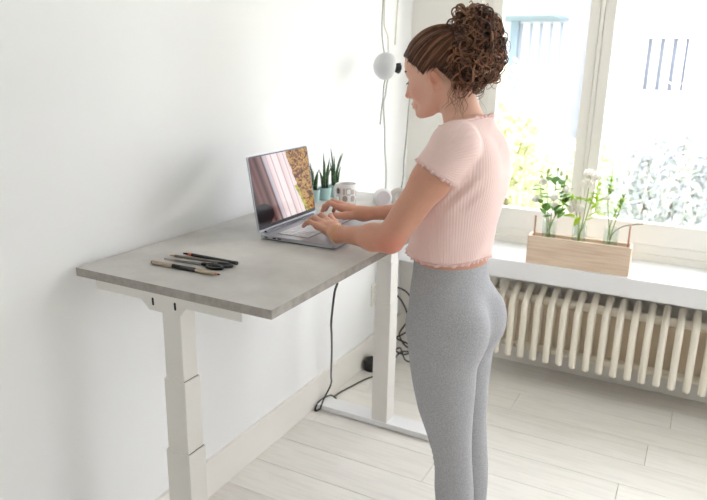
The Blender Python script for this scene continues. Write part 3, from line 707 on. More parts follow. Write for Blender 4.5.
def upper(p, off=0.):
    f = TORSO(p, off)
    for s_ in (1, -1):
        f = smin(f, ell(p, (.052, s_*.066, 1.205), (.058+off, .062+off, .062+off)), .04)      # bust
        f = smin(f, ell(p, (-.085 if s_ > 0 else -.072, s_*.075, 1.29), (.038+off, .055+off, .075+off)), .05)      # shoulder blade
        f = smin(f, rcone(p, (-.026, s_*.03, 1.41), (-.036, .150, 1.368) if s_ > 0 else (-.004, -.136, 1.358), .040+off, (.050 if s_ > 0 else .046)+off), .045)  # trapezius / shoulder
    return f
def arm(p, S_, E_, off=0.):
    m = S_+(E_-S_)*.35
    f = rcone(p, S_, m, .056+off, .050+off); f = smin(f, rcone(p, m, E_, .050+off, .040+off), .03)
    return f
def hand_pts(Wr, tgt, roll, side, spread=1.0, curl=1.0, hs=1.0):
    """returns list of (points, radii) for palm pieces and fingers in body coords. side=+1: thumb on the -b side"""
    X = np.asarray(tgt)-Wr; X = X/np.linalg.norm(X); Z = np.array((0, 0, 1.)); Z = Z-X*(Z @ X); Z /= np.linalg.norm(Z)
    Y = np.cross(Z, X)*(-side)      # thumb direction
    c, s_ = math.cos(roll), math.sin(roll); Y, Z = Y*c+Z*s_, Z*c-Y*s_
    def L(x, y, z): return Wr+(X*x+Y*y+Z*z)*hs
    kn = [(.086, .0285, .006), (.090, .0065, .010), (.084, -.0145, .007), (.074, -.033, .001)]
    ph = [(.042, .026, .021), (.046, .029, .022), (.042, .027, .021), (.033, .020, .019)]
    rr = [.0088, .0090, .0085, .0076]
    fingers = []
    for i, (k, l, r) in enumerate(zip(kn, ph, rr)):
        ang = [(.10, -.62, -1.12), (.04, -.60, -1.08), (-.02, -.62, -1.08), (-.06, -.55, -1.0)][i]
        yaw = (.10, .02, -.07, -.17)[i]*spread
        pt = [np.array((.03, k[1]*.75, .002)), np.array(k)]; q = np.array(k)
        for ll, a in zip(l, ang):
            a = a*curl; q = q+ll*np.array((math.cos(a)*math.cos(yaw), math.cos(a)*math.sin(yaw), math.sin(a))); pt.append(q)
        fingers.append(([L(*q) for q in pt], [r*1.25, r*1.18, r*1.02, r*.94, r*.80]))
    th = [(.012, .016, -.006), (.040, .042, -.014), (.068, .055, -.018), (.094, .055, -.024)]
    fingers.append(([L(*q) for q in th], [.015, .0135, .0100, .0082]))
    palm = [([L(-.01, 0, 0), L(.045, .012, .001), L(.083, .022, .002)], [.0180, .0165, .0125]), ([L(-.01, 0, 0), L(.045, -.012, -.001), L(.072, -.028, -.002)], [.0180, .0155, .0115]),
            ([L(.0, .0, .0), L(.05, 0, .001), L(.084, .0, .004)], [.0180, .0160, .0125])]
    nails = [(f[0][-1], f[0][-1]-f[0][-2], Z) for f in fingers]
    return palm, fingers, nails, L
def forearm(p, E_, Wr, side):
    m = E_+(Wr-E_)*.28
    f = smin(rcone(p, E_, m, .0365, .0355), rcone(p, m, Wr, .0355, .0205), .03)
    # flatten the wrist a little is left to the palm
    return f
def arm_full(p, S_, E_, Wr, H):
    f = smin(arm(p, S_, E_), forearm(p, E_, Wr, 1), .02)
    palm, fingers, _, _ = H
    pf = None
    for pts, rs in palm:
        g = chain(p, pts, rs, .01); pf = g if pf is None else smin(pf, g, .014)
    pf = smin(f, pf, .02); out = pf
    for pts, rs in fingers:
        out = np.minimum(out, smin(pf, chain(p, pts, rs, .003), .008))
    return out
HL = hand_pts(WRL, w2b((.365, .650, 1.098)), -.10, 1, curl=.82, hs=1.1)
HR = hand_pts(WRR, w2b((.330, .838, 1.094)), .05, -1, curl=1.08)

def march(fn, c, dirs, r0, r1):
    lo_ = np.full(len(dirs), r0); hi_ = np.full(len(dirs), r1)
    for _ in range(24):
        m = (lo_+hi_)/2; ins = fn((c+dirs*m[:, None]).astype(np.float32)) < 0; lo_ = np.where(ins, m, lo_); hi_ = np.where(ins, hi_, m)
    return c+dirs*((lo_+hi_)/2)[:, None]
# --- head in local coords
HC = np.array((.079, 0, 1.555)); TH = math.radians(14)
HF = np.array((math.cos(TH), 0, -math.sin(TH))); HU = np.array((math.sin(TH), 0, math.cos(TH)))
def toh(p): q = p-HC.astype(np.float32); return np.stack([q @ HF, q[:, 1], q @ HU], 1).astype(np.float32)
def fromh(q): q = np.asarray(q, float); return HC+q[..., :1]*HF+q[..., 1:2]*np.array((0, 1., 0))+q[..., 2:3]*HU
CR_C, CR_R = (-.006, 0, .022), (.099, .075, .090)
def head(p):
    q = toh(p)
    f = ell(q, CR_C, CR_R)
    f = smin(f, ell(q, (.030, 0, -.035), (.058, .058, .080)), .03)         # face block
    f = smin(f, ell(q, (.066, 0, .030), (.030, .052, .040)), .03)          # forehead
    m = q.copy(); m[:, 1] = np.abs(m[:, 1])
    f = smin(f, rcone(m, (-.006, .056, -.055), (.062, .020, -.104), .014, .015), .025)   # jaw line
    f = smin(f, ell(q, (.080, 0, -.106), (.019, .020, .016)), .018)        # chin
    f = smin(f, ell(m, (.058, .038, -.042), (.026, .022, .026)), .03)      # cheek
    f = smin(f, rcone(m, (.088, .012, .006), (.072, .040, .010), .010, .010), .014)      # brow
    f = smax(f, -ell(m, (.097, .031, -.012), (.014, .015, .010)), .012)    # eye socket
    f = smin(f, ell(m, (.078, .031, -.013), (.0125, .0135, .0115)), .003)  # lids / eye
    f = smin(f, chain(q, [(.092, 0, .0), (.104, 0, -.026), (.1155, 0, -.047)], [.0075, .0085, .0092], .006), .008)  # nose
    f = smin(f, ell(m, (.100, .0105, -.052), (.0105, .0065, .0065)), .006)
    f = smin(f, ell(q, (.086, 0, -.078), (.017, .026, .018)), .014)        # muzzle
    f = smin(f, ell(q, (.098, 0, -.0755), (.0085, .020, .0052)), .004)     # upper lip
    f = smin(f, ell(q, (.0965, 0, -.0855), (.0085, .018, .0056)), .004)    # lower lip
    f = smax(f, -ell(q, (.108, 0, -.0805), (.010, .018, .0012)), .003)
    # ear
    er = math.radians(18); Re = np.array(((math.cos(er), 0, -math.sin(er)), (0, 1, 0), (math.sin(er), 0, math.cos(er)))).T
    e0 = ell(m, (-.012, .0735, -.027), (.0165, .0085, .030), Re)
    e0 = smax(e0, -ell(m, (-.010, .0815, -.022), (.0098, .0105, .0185), Re), .002)
    e0 = smin(e0, ell(m, (-.008, .074, -.049), (.009, .006, .009)), .006)
    e0 = smin(e0, ell(m, (-.002, .0735, -.029), (.004, .006, .007)), .004)
    f = smin(f, e0, .006)
    return f
NB = np.array((-.024, 0, 1.37)); NT = fromh(np.array((-.030, 0, -.045)))
def neck(p):
    f = rcone(p, NB, NT, .058, .050)
    q = p.copy(); q[:, 1] = np.abs(q[:, 1])
    f = smin(f, rcone(q, fromh((-.03, .052, -.05)), np.array((.030, .018, 1.395)), .012, .010), .02)
    return f
def f_head(p): return smin(smin(head(p), neck(p), .022), smax(upper(p), p[:, 2]-1.43, .01), .02)
def f_body(p):
    f = smin(lower(p), upper(p), .02)
    for la, da in ((.08, 0), (-.08, .013)):
        f = smin(f, rcone(p, (-.112+da, la, .045), (.055+da, la*1.12, .026), .036, .022), .03)
        f = smin(f, ell(p, (.062+da, la*1.15, .020), (.050, .040, .018)), .02)
    z = p[:, 2]; f = f+.012*np.clip((1.005-z)/.02, 0, 1)*np.clip((z-.09)/.03, 0, 1)+.012*np.clip((z-1.04)/.02, 0, 1)
    return smax(f, 0.001-z, .004)

SKIN = mat('skin', (226, 180, 160), .5, sss=.12, spec=.35); attr_color(SKIN)
def lin3(c): return np.array(lin(c)[:3])
def skin_cols(v):
    q = toh(v.astype(np.float32)); col = np.repeat(lin3((228, 182, 160))[None], len(v), 0)
    def blend(w, c): 
        nonlocal col
        w = np.clip(w, 0, 1)[:, None]; col = col*(1-w)+lin3(c)*w
    up_ = (v[:, 2] > 1.38)
    blend(up_*np.exp(-(((q[:, 0]-.06)/.03)**2+((np.abs(q[:, 1])-.045)/.03)**2+((q[:, 2]+.045)/.03)**2))*.55, (216, 138, 122))
    blend(up_*np.exp(-(((q[:, 0]+.012)/.02)**2+((np.abs(q[:, 1])-.078)/.012)**2+((q[:, 2]+.028)/.03)**2))*.7, (222, 140, 116))
    lip = up_*np.clip(1.6-np.sqrt(((q[:, 0]-.100)/.012)**2+(q[:, 1]/.020)**2+((q[:, 2]+.0805)/.009)**2)*1.2, 0, 1); blend(lip, (184, 96, 92))
    ns = up_*np.exp(-(((q[:, 0]-.114)/.014)**2+(q[:, 1]/.016)**2+((q[:, 2]+.05)/.014)**2))*.5; blend(ns, (216, 128, 112))
    arm_ = (v[:, 2] < 1.34)
    blend(arm_*.8, (202, 146, 122))
    for E_ in (ELL, ELR): blend(arm_*np.exp(-((v-E_-np.array((-.02, .03, -.02)))**2).sum(1)/.05**2)*.5, (206, 112, 100))
    n = np.sin(v[:, 0]*310+np.sin(v[:, 2]*270))*np.sin(v[:, 1]*290+1)*np.sin(v[:, 2]*330); blend(np.clip(n-.35, 0, 1)*.16*arm_, (170, 112, 94))
    return col
PV = []; PF = []
def piece(fn, lo, hi, h):
    v, f = surfnet(fn, lo, hi, h); PF.append(f+sum(len(q) for q in PV)); PV.append(v)
piece(f_head, (-.15, -.16, 1.36), (.235, .16, 1.70), .0026)
piece(f_body, (-.25, -.24, -.01), (.17, .24, 1.42), .007)
def box_of(pts, m): P = np.array(pts); return P.min(0)-m, P.max(0)+m
for (S_, E_, Wr, H) in ((SHL, ELL, WRL, HL), (SHR, ELR, WRR, HR)):
    lo, hi = box_of([S_, E_, Wr]+[q for f in H[1] for q in f[0]], .075)
    piece(lambda p: arm_full(p, S_, E_, Wr, H), lo, hi, .0022)
bv = np.concatenate(PV); bf = np.concatenate(PF)
person = thing('person', 'woman in pink crop top and grey leggings typing at the standing desk', 'person', (OX, OY, 0))
def pl_(name, me, parent=person):
    o = link(name, me, parent)
    if parent is person: me.transform(Matrix.Translation((-OX, -OY, 0)))
    else: me.transform(Matrix.Translation((-OX, -OY, 0)))
    return o
body = pl_('body', np_mesh('body', b2w(bv), bf, SKIN, True, skin_cols(bv)))
# fingernails
NAIL = mat('fingernail', (232, 190, 178), .25)
# eyes, brows, lashes
EYEW = mat('eye_white', (232, 228, 224), .2); IRIS = mat('iris_brown', (70, 44, 30), .2); LASH = mat('brow_hair', (64, 40, 30), .7)
for s_ in (1, -1):
    c_ = fromh(np.array((.0835, s_*.031, -.0135))); o = MB()
    cw = b2w(c_); ax = b2w(c_+HF*.01-HU*.004)-cw
    e = pl_('eye', MB().lathe([(.0085*math.sin(t), .0085*math.cos(t)) for t in [math.pi*k/12 for k in range(13)]], 16, cw, ax, cap=False).mesh('eye', EYEW, True))
    pl_('iris', MB().lathe([(.0045, .0075), (.003, .0086), (0, .0088)], 14, cw, ax, cap=False).mesh('iris', IRIS, True), e)
    lash = MB()
    for k in range(11):
        t = -1+2*k/10; a0 = fromh(np.array((.0905-.004*t*t, s_*(.031+.0105*t), -.0125))); a1 = a0+HF*.008+np.array((0, s_*.003*t, 0))-HU*.0055
        lash.tube([tuple(b2w(a0)), tuple(b2w((a0+a1)/2-HU*.0008)), tuple(b2w(a1))], [.0006, .0005, .0002], 4)
    pl_('eyelashes', lash.mesh('eyelashes', LASH))
    br = MB()
    tt_ = np.arange(26)/25; b0 = np.stack([.05+0*tt_, s_*(.010+.042*tt_), .012+.006*np.sin(tt_*2.6)], 1)
    BRW = {s_: march(lambda p: head(p), fromh(b0), np.repeat(HF[None], 26, 0), .0, .08)+HF*.0006}
    for k in range(26):
        t = k/25; a0 = BRW[s_][k]
        d = (BRW[s_][min(k+2, 25)]-BRW[s_][min(k+2, 25)-2])*1.6+HU*.0012; br.tube([tuple(b2w(a0)), tuple(b2w(a0+d*.6+HU*.001)), tuple(b2w(a0+d))], [.0014, .0012, .0004], 4)
    pl_('eyebrow', br.mesh('eyebrow', LASH))
# --- hair
def hair_line(qf): return np.interp(qf, [-.12, -.09, -.06, -.04, -.02, .0, .010, .022, .034, .055, .078, .10], [-.085, -.078, -.055, -.020, .004, .006, .000, -.004, .010, .032, .056, .066])+.0022*np.sin(qf*190)+.0012*np.sin(qf*470+1)
def f_scalp(p):
    q = toh(p); ang = np.arctan2(q[:, 2]-.03, q[:, 0]+.05)
    f = ell(q, CR_C, (CR_R[0]+.010, CR_R[1]+.009, CR_R[2]+.011))
    fo = ell(q, (.066, 0, .030), (.030, .052, .040)); f = smin(f, fo-.004, .03)
    f = f+.0012*np.sin(np.arctan2(q[:, 1], q[:, 2]-.01)*46+q[:, 0]*60)
    f = smax(f, (hair_line(q[:, 0])-q[:, 2])*.85, .006)
    return f
BUNC = np.array((-.020, 0, 1.612)); BUNR = np.array((.066, .072, .098))
def lobes(d):
    d = d/(np.linalg.norm(d, axis=-1, keepdims=True)+1e-6)
    return 1+.10*np.sin(3.1*d[..., 0]*2+1.3)*np.sin(2.6*d[..., 2]*2+.6)+.09*np.cos(4*d[..., 1]+2*d[..., 2])*np.sin(3.5*d[..., 0]+.5)+.07*np.sin(7*d[..., 2]+3*d[..., 0])
def f_bun(p):
    q = p-BUNC.astype(np.float32); f = ell(p, BUNC, BUNR)-.9*BUNR[0]*(lobes(q/BUNR)-1)
    return f+.006*np.sin(q[:, 0]*120+2*np.sin(q[:, 2]*60))*np.sin(q[:, 1]*110+np.sin(q[:, 0]*70))+.004*np.sin(q[:, 2]*140+q[:, 1]*90)
HAIR = mat('brown_hair', (60, 38, 28), .45, spec=.4); attr_color(HAIR)
v1, f1 = surfnet(lambda p: smin(f_scalp(p), f_bun(p), .02), (-.15, -.11, 1.46), (.21, .11, 1.745), .0028)
q1 = toh(v1.astype(np.float32)); st = .5+.5*np.sin(np.arctan2(q1[:, 1], q1[:, 2]-.01)*70+q1[:, 0]*40)
cb = lin3((48, 30, 23))*(1-st[:, None]*.5)+lin3((98, 64, 46))*st[:, None]*.5
hair = pl_('hair', np_mesh('hair', b2w(v1), f1, HAIR, True, cb)); hair['label'] = 'brown hair combed back into a curly high bun'
def tubes(paths, radii, k=5):
    V = []; F = []; C = []; o = 0
    for P, R, c in zip(paths, radii, C0):
        n = len(P); d = np.gradient(P, axis=0); d /= np.linalg.norm(d, axis=1)[:, None]+1e-9
        a = np.cross(d, (0.31, .77, .55)); a /= np.linalg.norm(a, axis=1)[:, None]+1e-9; b_ = np.cross(d, a)
        t = np.arange(k)*2*np.pi/k
        ring = P[:, None]+(a[:, None]*np.cos(t)[None, :, None]+b_[:, None]*np.sin(t)[None, :, None])*R[:, None, None]
        V.append(ring.reshape(-1, 3)); i = np.arange(n-1)[:, None]*k; j = np.arange(k)[None]
        F.append(np.stack([i+j, i+(j+1) % k, i+k+(j+1) % k, i+k+j], -1).reshape(-1, 4)+o); o += n*k; C.append(np.repeat(c[None], n*k, 0))
    return np.concatenate(V), np.concatenate(F), np.concatenate(C)
def hair_col():
    t = nrg.random()**.9; a = lin3((48, 30, 23)); m = lin3((104, 68, 50)); h = lin3((172, 122, 92))
    return a*(1-t*2)+m*t*2 if t < .5 else m*(2-t*2)+h*(t*2-1)
# combed strands over the scalp
paths = []; rad_ = []; C0 = []
tgt = np.array((-.075, 0, .075)); tgt_d = (tgt-np.array(CR_C))/np.array(CR_R); tgt_d /= np.linalg.norm(tgt_d)
for i in range(560):
    ff = nrg.uniform(-.09, .098); s_ = nrg.choice((-1, 1)); zl = hair_line(ff)+nrg.uniform(-.008, .02 if nrg.random() < .6 else .06)
    x = (ff-CR_C[0])/CR_R[0]; z = (zl-CR_C[2])/CR_R[2]; y2 = 1-x*x-z*z
    if y2 < 0:
        if ff < .05: continue
        y = nrg.uniform(-.5, .5); 
    else: y = s_*math.sqrt(y2)
    d0 = np.array((x, y, z)); d0 /= np.linalg.norm(d0); om = math.acos(np.clip(d0 @ tgt_d, -1, 1))
    t = np.linspace(0, .93, 22); d = (np.sin((1-t)*om)[:, None]*d0+np.sin(t*om)[:, None]*tgt_d)/math.sin(om)
    d[:, 1] += .035*np.sin(t*nrg.uniform(5, 11)+nrg.uniform(0, 6))*t; d[:, 2] += .03*np.sin(t*nrg.uniform(5, 11)+nrg.uniform(0, 6))*t
    d /= np.linalg.norm(d, axis=1)[:, None]
    P = np.array(CR_C)+d*(np.array(CR_R)+.0105+nrg.uniform(-.001, .003))
    fo = ell(P.astype(np.float32), (.066, 0, .030), (.036, .058, .046))
    P[:, 0] += np.clip(-fo, 0, .02)
    paths.append(b2w(fromh(P))); rad_.append(nrg.uniform(.0009, .0017)*np.minimum(1, t*7+.12)); C0.append(hair_col())
v2, f2, c2 = tubes(paths, rad_, 4)
o = pl_('combed_strands', np_mesh('combed_strands', v2, f2, HAIR, True, c2), hair); o['kind'] = 'stuff'
# curls of the bun
paths = []; rad_ = []; C0 = []
for i in range(520):
    d = nrg.normal(size=3); d /= np.linalg.norm(d)
    if d[0] > .55 and d[2] < .3: continue
    ax = np.cross(d, nrg.normal(size=3)); ax /= np.linalg.norm(ax); L = nrg.uniform(.045, .11)/.08; n = 44; t = np.linspace(0, 1, n)
    e = np.cross(ax, d); cent = d*np.cos(t*L)[:, None]+e*np.sin(t*L)[:, None]
    lift = nrg.uniform(.95, 1.13)+nrg.uniform(-.02, .12)*t**2
    cp = BUNC+cent*BUNR*(lift*lobes(cent))[:, None]
    hr = nrg.uniform(.006, .0175); w = nrg.uniform(1.3, 3.0)*2*np.pi; ph = nrg.uniform(0, 6.28)
    env = np.minimum(1, t*5); nrm = cent; sd_ = np.cross(nrm, e); sd_ /= np.linalg.norm(sd_, axis=1)[:, None]+1e-9
    P = cp+(nrm*np.cos(t*w+ph)[:, None]+sd_*np.sin(t*w+ph)[:, None])*hr*env[:, None]
    paths.append(b2w(P)); rad_.append(nrg.uniform(.0010, .0036)*(1-.6*t**2)); C0.append(hair_col())
for i in range(34):     # loose fly-away curls at the rim
    d = nrg.normal(size=3); d[0] -= .6; d /= np.linalg.norm(d); t = np.linspace(0, 1, 30); L = nrg.uniform(.03, .06)
    side = np.cross(d, nrg.normal(size=3)); side /= np.linalg.norm(side); up3 = np.cross(d, side)
    w = nrg.uniform(1.2, 2.2)*2*np.pi
    P = BUNC+d*BUNR*1.02+d*(L*np.sin(t*2.2))[:, None]*.6+side*(.014*np.sin(t*w))[:, None]+up3*(.014*(1-np.cos(t*w)))[:, None]-np.array((0, 0, 1))*(t**2*.02)[:, None]
    paths.append(b2w(P)); rad_.append(np.full(30, nrg.uniform(.0004, .0009))); C0.append(hair_col())
v3, f3, c3 = tubes(paths, rad_, 5)
o = pl_('curls', np_mesh('curls', v3, f3, HAIR, True, c3), hair); o['kind'] = 'stuff'; o['label'] = 'tight brown curls of the bun'
# nape tendrils and temple wisps
paths = []; rad_ = []; C0 = []
for i in range(22):
    s_ = 1 if i < 16 else -1
    a0 = fromh(np.array((nrg.uniform(-.095, -.035), s_*nrg.uniform(.01, .062), nrg.uniform(-.065, -.03)))); L = nrg.uniform(.04, .11); t = np.linspace(0, 1, 32)
    out = np.array((nrg.uniform(-.5, .25), s_*nrg.uniform(.1, .55), -1)); w = nrg.uniform(1, 2.4)*6.28; p0 = nrg.uniform(0, 6.28)
    P = a0+out*(t*L)[:, None]+np.stack([np.sin(t*w+p0), np.cos(t*w+p0), 0*t], 1)*(.008*t)[:, None]
    pt = P.astype(np.float32); dd = np.minimum(f_head(pt), 1); P[:, 1] += s_*np.clip(.003-dd, 0, .03); P[:, 0] -= np.clip(.003-dd, 0, .03)*.6
    paths.append(b2w(P)); rad_.append(np.full(32, nrg.uniform(.0004, .0010))*(1-.6*t)); C0.append(hair_col())
v4, f4, c4 = tubes(paths, rad_, 4)
o = pl_('nape_tendrils', np_mesh('nape_tendrils', v4, f4, HAIR, True, c4), hair); o['kind'] = 'stuff'

# --- leggings
LEG = mat('grey_heather_jersey', (158, 158, 162), .85, noise=(260, (182, 182, 186), .36, .64, (1, 1, 1)), bump=(350, .12, .0008))
def f_legg(p):
    f = lower(p, .004)
    # knee wrinkles
    z = p[:, 2]; f = f+.0016*np.exp(-((z-.375)/.035)**2)*np.sin(z*300+p[:, 0]*120)*np.clip((p[:, 0]+.06)*20, 0, 1)
    return smax(smax(f, z-(1.016+.02*p[:, 0]), .004), .075-z, .004)
v, f = surfnet(f_legg, (-.25, -.24, .05), (.17, .24, 1.01), .0045)
lg = pl_('leggings', np_mesh('leggings', b2w(v), f, LEG)); lg['label'] = 'grey heather high-waisted leggings'
# --- cropped top
def rib_material():
    m = mat('pink_rib_knit', (243, 213, 207), .8, sss=.0); nt = m.node_tree; N = nt.nodes
    at = N.new('ShaderNodeAttribute'); at.attribute_name = 'rib'
    sn = N.new('ShaderNodeMath'); sn.operation = 'SINE'; nt.links.new(at.outputs['Fac'], sn.inputs[0])
    bp = N.new('ShaderNodeBump'); bp.inputs['Strength'].default_value = .3; bp.inputs['Distance'].default_value = .0012
    nt.links.new(sn.outputs[0], bp.inputs['Height']); nt.links.new(bp.outputs[0], N['Principled BSDF'].inputs['Normal']); return m
PINK = rib_material(); PINKE = mat('pink_lettuce_edge', (232, 196, 190), .8)
SLC = .46     # where along the upper arm the sleeve ends
AD = (ELL-SHL)/np.linalg.norm(ELL-SHL); ADR = (ELR-SHR)/np.linalg.norm(ELR-SHR); ALn = np.linalg.norm(ELL-SHL)
SHIRT_LOOSE = Loft([(.98, .026, 0, .118, .138), (1.02, .026, 0, .118, .138), (1.07, .016, 0, .114, .136), (1.13, .0, 0, .108, .138), (1.2, -.016, 0, .106, .146), (1.27, -.030, 0, .098, .148), (1.32, -.030, 0, .085, .138), (1.36, -.028, 0, .07, .11)])
def sleeve(p, S_, D_):
    E2 = S_+D_*.17; f = rcone(p, S_-D_*.01, E2, .061, .068)
    return smax(f, (p-(S_+D_*.082).astype(np.float32)) @ D_.astype(np.float32), .003)
NECKN = np.array((.30, 0, .95)); NECKN /= np.linalg.norm(NECKN); NECKP = np.array((-.03, 0, 1.418))
def f_shirt0(p):
    f = smin(upper(p, .007), SHIRT_LOOSE(p), .03)
    # soft folds
    z = p[:, 2]; fo = .0022*np.sin(p[:, 1]*55+z*26+2*np.sin(z*17))*np.clip((1.22-z)*6, 0, 1)
    fo += .0030*np.exp(-((z-1.24)/.05)**2)*np.sin((z+p[:, 0]*1.2)*120)*np.clip((np.abs(p[:, 1])-.08)*16, 0, 1)
    f = f+fo
    f = smax(f, ((p-NECKP.astype(np.float32)) @ NECKN.astype(np.float32)), .004)
    g = np.minimum(sleeve(p, SHL, AD), sleeve(p, SHR, ADR))
    return smin(f, g, .018)
def f_shirt(p):
    return smax(f_shirt0(p), (1.020+.8*np.clip(p[:, 0], -.2, .2)**2)-p[:, 2], .003)
v, f = surfnet(f_shirt, (-.22, -.30, .98), (.16, .30, 1.46), .0042)
def hollow(p):  # the top is a shell so the body shows at hem and sleeves
    return smax(f_shirt(p), -(f_shirt(p)+.004), .001)
rib = np.where((np.abs(v[:, 1]) > .150) & (v[:, 2] > 1.27), np.arctan2(v[:, 2]-1.33, v[:, 0]+.02)*60, np.arctan2(v[:, 1], v[:, 0]+.01)*110)
me = np_mesh('crop_top', b2w(v), f, PINK)
at = me.attributes.new('rib', 'FLOAT', 'POINT'); at.data.foreach_set('value', rib.astype(np.float32))
top = pl_('crop_top', me); top['label'] = 'pink ribbed crop top with short sleeves and wavy edges'
def ruffle(name, ring, outd, axis, waves, amp, wid, n):
    """wavy lettuce edge along a closed ring"""
    t = np.arange(n)/n*2*np.pi; V = []
    for k, (a, r) in enumerate(((-.0, .0), (.5, .4), (1, 1))):
        wv = amp*r*np.sin(t*waves+.7*np.sin(t*5)); V.append(ring+outd*(wv+.0012)[:, None]+axis*(a*wid*(1+.25*np.sin(t*waves*.5+1)))[:, None])
    for k, (a, r) in enumerate(((1, 1), (.5, .4), (0, 0))):
        wv = amp*r*np.sin(t*waves+.7*np.sin(t*5)); V.append(ring+outd*(wv-.0008)[:, None]+axis*(a*wid*(1+.25*np.sin(t*waves*.5+1)))[:, None])
    V = np.stack(V); m = len(V); idx = np.arange(m*n).reshape(m, n); F = []
    for a in range(m):
        A = idx[a]; B = idx[(a+1) % m]; F.append(np.stack([A, np.roll(A, -1), np.roll(B, -1), B], 1))
    return pl_(name, np_mesh(name, b2w(V.reshape(-1, 3)), np.concatenate(F), PINKE), top)
n = 360; th = np.arange(n)/n*2*np.pi
dirs = np.stack([np.cos(th), np.sin(th), 0*th], 1); hz = 1.024; c_ = np.array((.012, 0, hz))
ring = march(f_shirt0, c_, dirs, .03, .2); ring[:, 2] = 1.022+.8*np.clip(ring[:, 0], -.2, .2)**2
ruffle('hem_edge', ring, dirs, np.array((0, 0, -1.)), 38, .0042, .008, n)
for (S_, D_) in ((SHL, AD), (SHR, ADR)):
    u_ = np.cross(D_, (0, 0, 1.)); u_ /= np.linalg.norm(u_); w_ = np.cross(D_, u_); dr = u_*np.cos(th)[:, None]+w_*np.sin(th)[:, None]
    c_ = S_+D_*.080; ring = march(lambda p: sleeve(p, S_, D_), c_, dr, .01, .12)
    ruffle('sleeve_edge', ring, dr, D_, 26, .0042, .008, n)
u_ = np.cross(NECKN, (0, 1., 0)); u_ /= np.linalg.norm(u_); dr = u_*np.cos(th)[:, None]+np.array((0, 1., 0))*np.sin(th)[:, None]
c_ = NECKP-NECKN*.002; c_ = c_+u_*0
ring = march(lambda p: np.minimum(upper(p, .007), 1), c_, dr, .01, .14)
ruffle('collar_edge', ring, dr, NECKN, 26, .0042, .009, n)
# --- bracelet on the left wrist
GOLD = mat('gold_metal', (214, 170, 110), .3, metal=.9)
d_ = (WRL-ELL)/np.linalg.norm(WRL-ELL); cw = WRL-d_*.006; u_ = np.cross(d_, (0, 0, 1.)); u_ /= np.linalg.norm(u_); w_ = np.cross(d_, u_)
th2 = np.arange(41)/40*2*np.pi; dr = u_*np.cos(th2)[:, None]+w_*np.sin(th2)[:, None]
ring = march(lambda p: arm_full(p, SHL, ELL, WRL, HL), cw, dr, .008, .05)+dr*.0012+d_*(.004*np.cos(th2))[:, None]
br = pl_('bracelet', MB().tube([tuple(b2w(q)) for q in ring], .0016, 7).mesh('bracelet', GOLD, True)); br['label'] = 'thin gold bracelet on the left wrist'
kk = int(np.argmax(b2w(ring)[:, 2])); pl_('charm', MB().lathe([(0, -.003), (.003, -.002), (.004, 0), (.003, .002), (0, .003)], 12, tuple(b2w(ring[kk])), cap=False).mesh('charm', mat('pearl', (240, 236, 230), .3), True), br)
# fingernails
for H in (HL, HR):
    for (tip, dv, Zn) in H[2]:
        dv = dv/np.linalg.norm(dv); nz_ = Zn-dv*(Zn @ dv); nz_ /= np.linalg.norm(nz_); sv = np.cross(dv, nz_)
        V = []
        for t, w in ((-.007, .0042), (-.003, .0048), (.001, .0046), (.0042, .0032)):
            for s_ in (-1, -.5, 0, .5, 1): V.append(tip+dv*t+sv*s_*w+nz_*(.0074-.0030*s_*s_-max(0, t)*.35))
        F = [(i*5+j, i*5+j+1, i*5+j+6, i*5+j+5) for i in range(3) for j in range(4)]
        pl_('fingernail', MB().add(b2w(np.array(V)), F).mesh('fingernail', NAIL, True), body)

# ------------------------------------------------------------------ outside: garden and houses
GZ = -.70
tag(MB().box(-14, 18, YW+.42, 24, GZ-.1, GZ).build('ground', mat('garden_ground', (186, 190, 160), .9, noise=(2, (160, 170, 130), .4, .6, (1, 1, 1)))), kind='structure')
HW = mat('house_render', (222, 223, 230), .9, noise=(2.5, (210, 212, 222), .4, .7, (1, 1, 1))); HW2 = mat('house_panel', (170, 172, 186), .9); HWIN = mat('house_window_glass', (146, 152, 168), .25); HSL = mat('house_slat', (232, 232, 236), .7)
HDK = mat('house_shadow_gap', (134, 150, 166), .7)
h1 = thing('rendered_house', 'white rendered house with slatted window beyond the right pane', 'house', (3.0, 10.0, GZ))
fx = MB()     # facade with window opening x -2.61..-1.94 (world .39..1.06), z 1.97..2.72
fx.box(-2.95, -2.61, 0, .2, 0, 7).box(-1.94, 4.5, 0, .2, 0, 7).box(-2.61, -1.94, 0, .2, 0, 1.97).box(-2.61, -1.94, 0, .2, 2.72, 7)
fx.box(-2.95, -2.75, .2, 5, 0, 7).box(4.3, 4.5, .2, 5, 0, 7)
fc = fx.build('facade', HW, h1)
for z in (.9, 1.8, 3.15, 4.2): MB().box(-2.95, 4.5, -.012, 0, z, z+.018).build('render_joint', HW2, fc)
w_ = MB().box(-2.61, -1.94, .14, .15, 1.97, 2.72).build('window', HWIN, h1)
for k in range(4): MB().box(-2.60+.17*k, -2.60+.17*k+.105, .03, .06, 1.985, 2.705, .01).build('slat', HSL, w_)
MB().box(-2.66, -1.89, -.05, .14, 1.93, 1.97).build('window_ledge', HSL, h1)
for k in range(3):
    q = MB().box(-.4+1.6*k, .4+1.6*k, -.012, -.004, 1.97, 3.0).build('window', HWIN, h1); MB().box(-.03+1.6*k, .03+1.6*k, -.03, -.012, 1.97, 3.0).build('glazing_bar', HSL, q)
MB().box(-3.1, 4.65, -.25, 5.1, 7, 7.15).build('roof', HSL, h1)
h2 = thing('canopy_house', 'pale house with projecting white canopy beyond the left pane', 'house', (-3.4, 11.0, GZ))
MB().box(-4, 2.72, 0, .2, 0, 7).box(2.52, 2.72, .2, 5, 0, 7).build('facade', HW, h2)
MB().box(-1.5, 2.55, -1.4, 0, 3.08, 3.34, .01).build('canopy', HSL, h2)
MB().box(-1.5, 2.55, -1.38, 0, 3.03, 3.08).build('canopy_soffit', HDK, h2)
